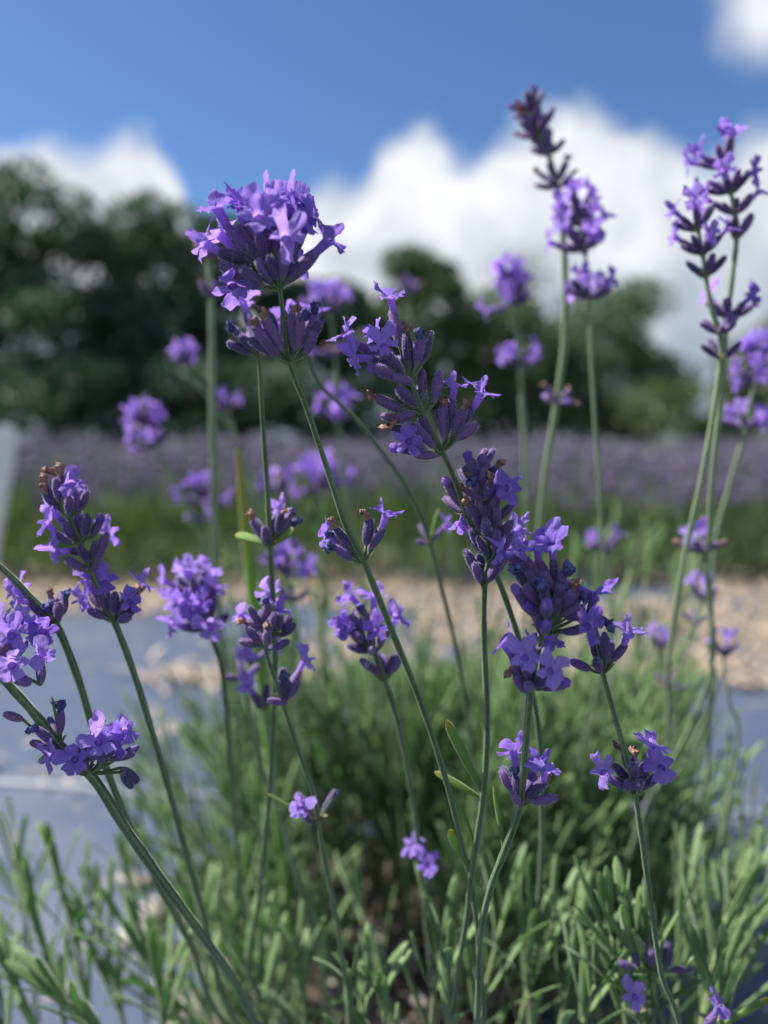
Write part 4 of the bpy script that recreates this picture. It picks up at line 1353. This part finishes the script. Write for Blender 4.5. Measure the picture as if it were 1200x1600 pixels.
def blades(p, d, L, W, tipw=0.25):
    """p (n,3) bases, d unit dirs -> tapered 2-quad blades"""
    n = len(p)
    side = np.cross(d, rng.normal(size=(n, 3)))
    side /= np.linalg.norm(side, axis=1)[:, None] + 1e-9
    V = []
    for s_, f in ((0, 0.7), (0.55, 1.0), (1.0, tipw)):
        c_ = p + d * (L * s_)[:, None]
        V += [c_ - side * (W * f * 0.5)[:, None], c_ + side * (W * f * 0.5)[:, None]]
    V = np.stack(V, 1).reshape(-1, 3)
    b0 = (np.arange(n) * 6)[:, None]
    F = np.concatenate([b0 + np.array([[0, 1, 3, 2]]), b0 + np.array([[2, 3, 5, 4]])], 0)
    return V, F


def octa(p, d, L, W):
    n = len(p)
    s1 = np.cross(d, rng.normal(size=(n, 3)))
    s1 /= np.linalg.norm(s1, axis=1)[:, None] + 1e-9
    s2 = np.cross(d, s1)
    c_ = p + d * (L * 0.45)[:, None]
    w = (W * 0.5)[:, None]
    V = np.stack([p, c_ + s1 * w, c_ + s2 * w, c_ - s1 * w, c_ - s2 * w, p + d * L[:, None]], 1).reshape(-1, 3)
    b0 = (np.arange(n) * 6)[:, None]
    F = np.concatenate([b0 + np.array([q]) for q in ([0, 2, 1], [0, 3, 2], [0, 4, 3], [0, 1, 4], [5, 1, 2], [5, 2, 3], [5, 3, 4], [5, 4, 1])], 0)
    return V, F


def lavender_row(yc, halfw, xr, hfol, hflo, nb, nst, label):
    root = link('lavender_row', None, None, Matrix.Translation((0, yc, 0)), label=label, category='lavender row', group='lavender rows behind the path')
    org = np.array([0, yc, 0])
    # foliage mounds
    x = rng.uniform(-xr, xr, nb)
    v = rng.uniform(-1, 1, nb)
    mound = np.array([0.80 + 0.42 * mnoise.noise(Vector((a_ * 1.9, yc, 3.0))) + 0.20 * mnoise.noise(Vector((a_ * 5, yc * 3, 3.0))) for a_ in x])
    top = hfol * mound * np.sqrt(np.clip(1 - v * v * 0.9, 0.02, 1))
    zz = top * rng.uniform(0.0, 0.80, nb) ** 0.7
    p = np.stack([x, v * halfw * (0.55 + 0.45 * mound), zz], 1)
    d = np.stack([rng.normal(0, 0.35, nb), v * 0.7 + rng.normal(0, 0.3, nb), rng.uniform(0.5, 1.2, nb)], 1)
    d /= np.linalg.norm(d, axis=1)[:, None]
    V, F = blades(p, d, rng.uniform(0.03, 0.07, nb), rng.uniform(0.004, 0.008, nb))
    link('foliage', npmesh('foliage', V, F, [M_ROWL]), root, Matrix.Translation((0, yc, 0)), kind='stuff')
    # flowering stalks
    x = rng.uniform(-xr, xr, nst)
    v = rng.uniform(-1, 1, nst)
    p = np.stack([x, v * halfw * 0.6, hfol * 0.45 * np.ones(nst)], 1)
    d = np.stack([rng.normal(0, 0.22, nst), v * 0.55 + rng.normal(0, 0.18, nst), np.ones(nst)], 1)
    d /= np.linalg.norm(d, axis=1)[:, None]
    hv = np.array([0.84 + 0.42 * mnoise.noise(Vector((a_ * 1.9, yc, 3.0))) for a_ in x])
    L = (hflo - hfol * 0.45) * hv * rng.uniform(0.40, 1.0, nst)
    V1, F1 = blades(p, d, L, np.full(nst, 0.0028), 0.8)
    link('stems', npmesh('stems', V1, F1, [M_ROWL]), root, Matrix.Translation((0, yc, 0)), kind='stuff').name = 'stem_mass'
    VV, FF, n0 = [], [], 0
    for q, (a_, l_, w_) in enumerate(((1.0, 0.020, 0.012), (0.90, 0.013, 0.013), (0.80, 0.010, 0.011))):
        V2, F2 = octa(p + d * (L * a_)[:, None], d, rng.uniform(0.8, 1.3, nst) * l_, rng.uniform(0.8, 1.3, nst) * w_)
        VV.append(V2)
        FF.append(F2 + n0)
        n0 += len(V2)
    link('flower_mass', npmesh('flower_mass', np.concatenate(VV), np.concatenate(FF), [M_ROWF]), root, Matrix.Translation((0, yc, 0)), kind='stuff')


lavender_row(1.78, 0.34, 3.2, 0.215, 0.345, 26000, 3800, 'long row of flowering lavender directly behind the straw path')
lavender_row(3.3, 0.36, 5.0, 0.22, 0.36, 16000, 4200, 'second lavender row, just behind the row at the straw path')
lavender_row(4.9, 0.36, 6.5, 0.22, 0.36, 10000, 3600, 'third lavender row counted from the straw path')
lavender_row(6.5, 0.36, 8.0, 0.22, 0.36, 8000, 3200, 'fourth lavender row counted from the straw path')
lavender_row(8.3, 0.36, 10.0, 0.22, 0.36, 8000, 3000, 'farthest lavender row, bordering the mown grass')

# white row-marker stake leaning at the left
m, t, b, out = mat('white_paint')
nz = NOISE(t, objcoord(t), 40, 5)
setc(t, b.inputs['Base Color'], MIX(t, SS(t, nz, 0.5, 0.8), (0.80, 0.80, 0.78), (0.62, 0.60, 0.55)))
b.inputs['Roughness'].default_value = 0.45
top_p = P(7, 664, 1.42)
foot = Vector((top_p.x - 0.08, top_p.y + 0.01, -0.01))
w2, th = 0.030, 0.004
prof = [(-w2, 0), (w2, 0), (w2, 0.92), (w2 * 0.7, 0.985), (0.0, 1.0), (-w2 * 0.7, 0.985), (-w2, 0.92)]
vs_ = [(x, -th, z) for x, z in prof] + [(x, th, z) for x, z in prof]
k_ = len(prof)
fs_ = [tuple(range(k_)), tuple(reversed(range(k_, 2 * k_)))] + [(i_, i_ + k_, (i_ + 1) % k_ + k_, (i_ + 1) % k_) for i_ in range(k_)]
dv = top_p - foot
link('marker_stake', mesh('marker_stake', vs_, fs_, [m], None, None, False), None, frame(dv, (0.1, 1, 0), foot, (1, 1, dv.length)), label='white plastic marker stake leaning in front of the lavender rows', category='stake')

# ------------------------------------------------------------------ trees


def tree_leaf_material(name, a, bb, tr):
    m, t, b, out = mat(name)
    r = islrand(t)
    c = MIX(t, r, a, bb)
    setc(t, b.inputs['Base Color'], c)
    b.inputs['Roughness'].default_value = 0.42
    b.inputs['Specular IOR Level'].default_value = 0.7
    translucent(t, b, out, tr, 0.28)
    return m


T_DARK = tree_leaf_material('tree_leaf_dark', (0.036, 0.082, 0.062), (0.070, 0.130, 0.085), (0.06, 0.13, 0.05))
T_MID = tree_leaf_material('tree_leaf_mid', (0.050, 0.095, 0.050), (0.100, 0.155, 0.070), (0.10, 0.17, 0.05))
T_PALE = tree_leaf_material('tree_leaf_pale', (0.085, 0.13, 0.045), (0.16, 0.20, 0.07), (0.16, 0.22, 0.05))
T_GREY = tree_leaf_material('tree_leaf_brown', (0.085, 0.085, 0.055), (0.15, 0.13, 0.075), (0.12, 0.12, 0.05))
m, t, b, out = mat('bark')
nz = NOISE(t, objcoord(t), 6, 6)
setc(t, b.inputs['Base Color'], MIX(t, nz, (0.05, 0.04, 0.03), (0.16, 0.13, 0.10)))
b.inputs['Roughness'].default_value = 0.9
bump(t, b, nz, 0.8, 0.05)
M_BARK = m


def tree(name, label, cat, px, ytop, dist, wpx, leafm, nleaf, seed, low=0.10, leaf=0.40, dense=1.25, group='trees along the field edge'):
    rn = np.random.default_rng(seed)
    pr = random.Random(seed)
    v = P(px, HORIZON, dist)
    base = Vector((v.x, v.y, -0.02))
    H = CAM_H + (HORIZON - ytop) / FPX * dist
    W = wpx / FPX * dist * 0.5
    root = link(name, None, None, Matrix.Translation(base), label=label, category=cat, group=group)
    vs_, fs_, sh_ = [], [], []
    trunk = catmull([Vector((0, 0, 0)), Vector((pr.uniform(-.2, .2), pr.uniform(-.2, .2), H * 0.3)), Vector((pr.uniform(-.5, .5), pr.uniform(-.5, .5), H * 0.62)), Vector((pr.uniform(-.4, .4), 0, H * 0.9))], 5)
    rb = 0.022 * H + 0.05
    tube(vs_, fs_, sh_, trunk, [rb * (1 - 0.9 * i_ / (len(trunk) - 1)) + 0.02 for i_ in range(len(trunk))], 8)
    centres, radii = [], []
    for q in range(int(34 * dense)):
        f = pr.uniform(low, 0.93)
        prof = math.sin(math.pi * (0.16 + 0.80 * (f - low * 0.6) ** 0.9 / 1.0)) ** 0.7 if f < 1 else 0.2
        a_ = q * 2.399 + pr.uniform(-.4, .4)
        rr = W * prof * math.sqrt(pr.uniform(0.15, 1.0)) * 0.86
        cpt = Vector((math.cos(a_) * rr, math.sin(a_) * rr, H * f))
        rad = pr.uniform(0.24, 0.40) * W * (0.75 + 0.35 * prof)
        if cpt.z + rad > H:
            cpt.z = H - rad * 0.9
        centres.append(cpt)
        radii.append(rad)
        st = trunk[min(len(trunk) - 1, int(len(trunk) * max(0.1, f * 0.75)))]
        if q % 2 == 0:
            limb = catmull([st, st.lerp(cpt, 0.5) + Vector((0, 0, -0.04 * H)), cpt], 3)
            tube(vs_, fs_, sh_, limb, [rb * 0.30 * (1 - 0.8 * i_ / (len(limb) - 1)) + 0.01 for i_ in range(len(limb))], 5)
    link('trunk', mesh('trunk', vs_, fs_, [M_BARK], sh_), root, Matrix.Translation(base))
    C = np.array([tuple(c_) for c_ in centres])
    Rr = np.array(radii)
    pick = rn.choice(len(C), nleaf, p=(Rr ** 2) / (Rr ** 2).sum())
    dv_ = rn.normal(size=(nleaf, 3))
    dv_ /= np.linalg.norm(dv_, axis=1)[:, None]
    rad = Rr[pick] * rn.uniform(0.25, 1.08, nleaf) ** 0.5
    p = C[pick] + dv_ * rad[:, None] * np.array([1.0, 1.0, 0.8])
    p[:, 2] = np.clip(p[:, 2], 0.1, None)
    u = rn.normal(size=(nleaf, 3))
    u[:, 2] -= 0.3
    u /= np.linalg.norm(u, axis=1)[:, None]
    w = np.cross(u, rn.normal(size=(nleaf, 3)))
    w /= np.linalg.norm(w, axis=1)[:, None]
    L = (leaf * rn.uniform(0.6, 1.3, nleaf))[:, None]
    V = np.stack([p - u * L * 0.5, p + w * L * 0.33, p + u * L * 0.5, p - w * L * 0.33], 1).reshape(-1, 3)
    F = np.arange(nleaf * 4).reshape(-1, 4)
    link('crown', npmesh('crown', V, F, [leafm]), root, Matrix.Translation(base), kind='stuff')
    return root


tree('broadleaf_tree', 'large dark tree with a broad crown where the wood begins', 'tree', -70, 262, 38, 330, T_DARK, 11500, 1)
tree('broadleaf_tree', 'tall dark tree under the left cloud with bright gaps in its crown', 'tree', 90, 272, 37, 250, T_DARK, 10500, 2)
tree('broadleaf_tree', 'dark tree with flat-topped crown behind the thick upright stem', 'tree', 245, 322, 39, 240, T_DARK, 12500, 3)
tree('broadleaf_tree', 'dark tree behind the largest round flower head', 'tree', 385, 340, 40, 220, T_DARK, 15000, 4)
tree('broadleaf_tree', 'lower dark tree ending the wood beside the sky gap', 'tree', 500, 440, 41, 190, T_DARK, 14000, 5)
tree('broadleaf_tree', 'round green tree standing alone behind the loose-tiered flowers', 'tree', 655, 394, 44, 200, T_MID, 15000, 6)
tree('broadleaf_tree', 'spreading tree sloping down to the right of the round green tree', 'tree', 790, 450, 47, 220, T_MID, 12000, 7)
tree('broadleaf_tree', 'thin brownish tree with a sparse top against the cloud', 'tree', 810, 365, 62, 190, T_GREY, 3000, 8, 0.30, 0.24, 0.8)
tree('broadleaf_tree', 'rounded yellowish green tree beside the open gap of sky', 'tree', 965, 442, 50, 230, T_MID, 11000, 9)
tree('broadleaf_tree', 'pale olive tree at the right end of the field', 'tree', 1215, 490, 55, 190, T_PALE, 9000, 10)
tree('broadleaf_tree', 'very dark tree filling the far left of the wood', 'tree', -290, 300, 40, 300, T_DARK, 12000, 11)
tree('broadleaf_tree', 'olive tree beyond the right edge of the field', 'tree', 1400, 470, 55, 240, T_PALE, 9000, 12)
brn = random.Random(77)
for q, (px, yt, ds, wp, mm_) in enumerate([(-200, 560, 34, 260, T_DARK), (0, 540, 33, 260, T_DARK), (150, 560, 34, 220, T_DARK), (300, 545, 35, 240, T_DARK), (430, 560, 36, 220, T_DARK), (560, 580, 38, 190, T_DARK),
                                           (690, 585, 42, 210, T_MID), (840, 575, 45, 220, T_MID), (1000, 590, 46, 220, T_PALE), (1130, 640, 50, 160, T_PALE), (1290, 610, 50, 220, T_PALE)]):
    tree('shrub', 'leafy shrub filling the foot of the tree line', 'shrub', px, yt, ds, wp, mm_, 4200, 200 + q, 0.05, 0.24, 0.7, 'shrubs below the tree line')
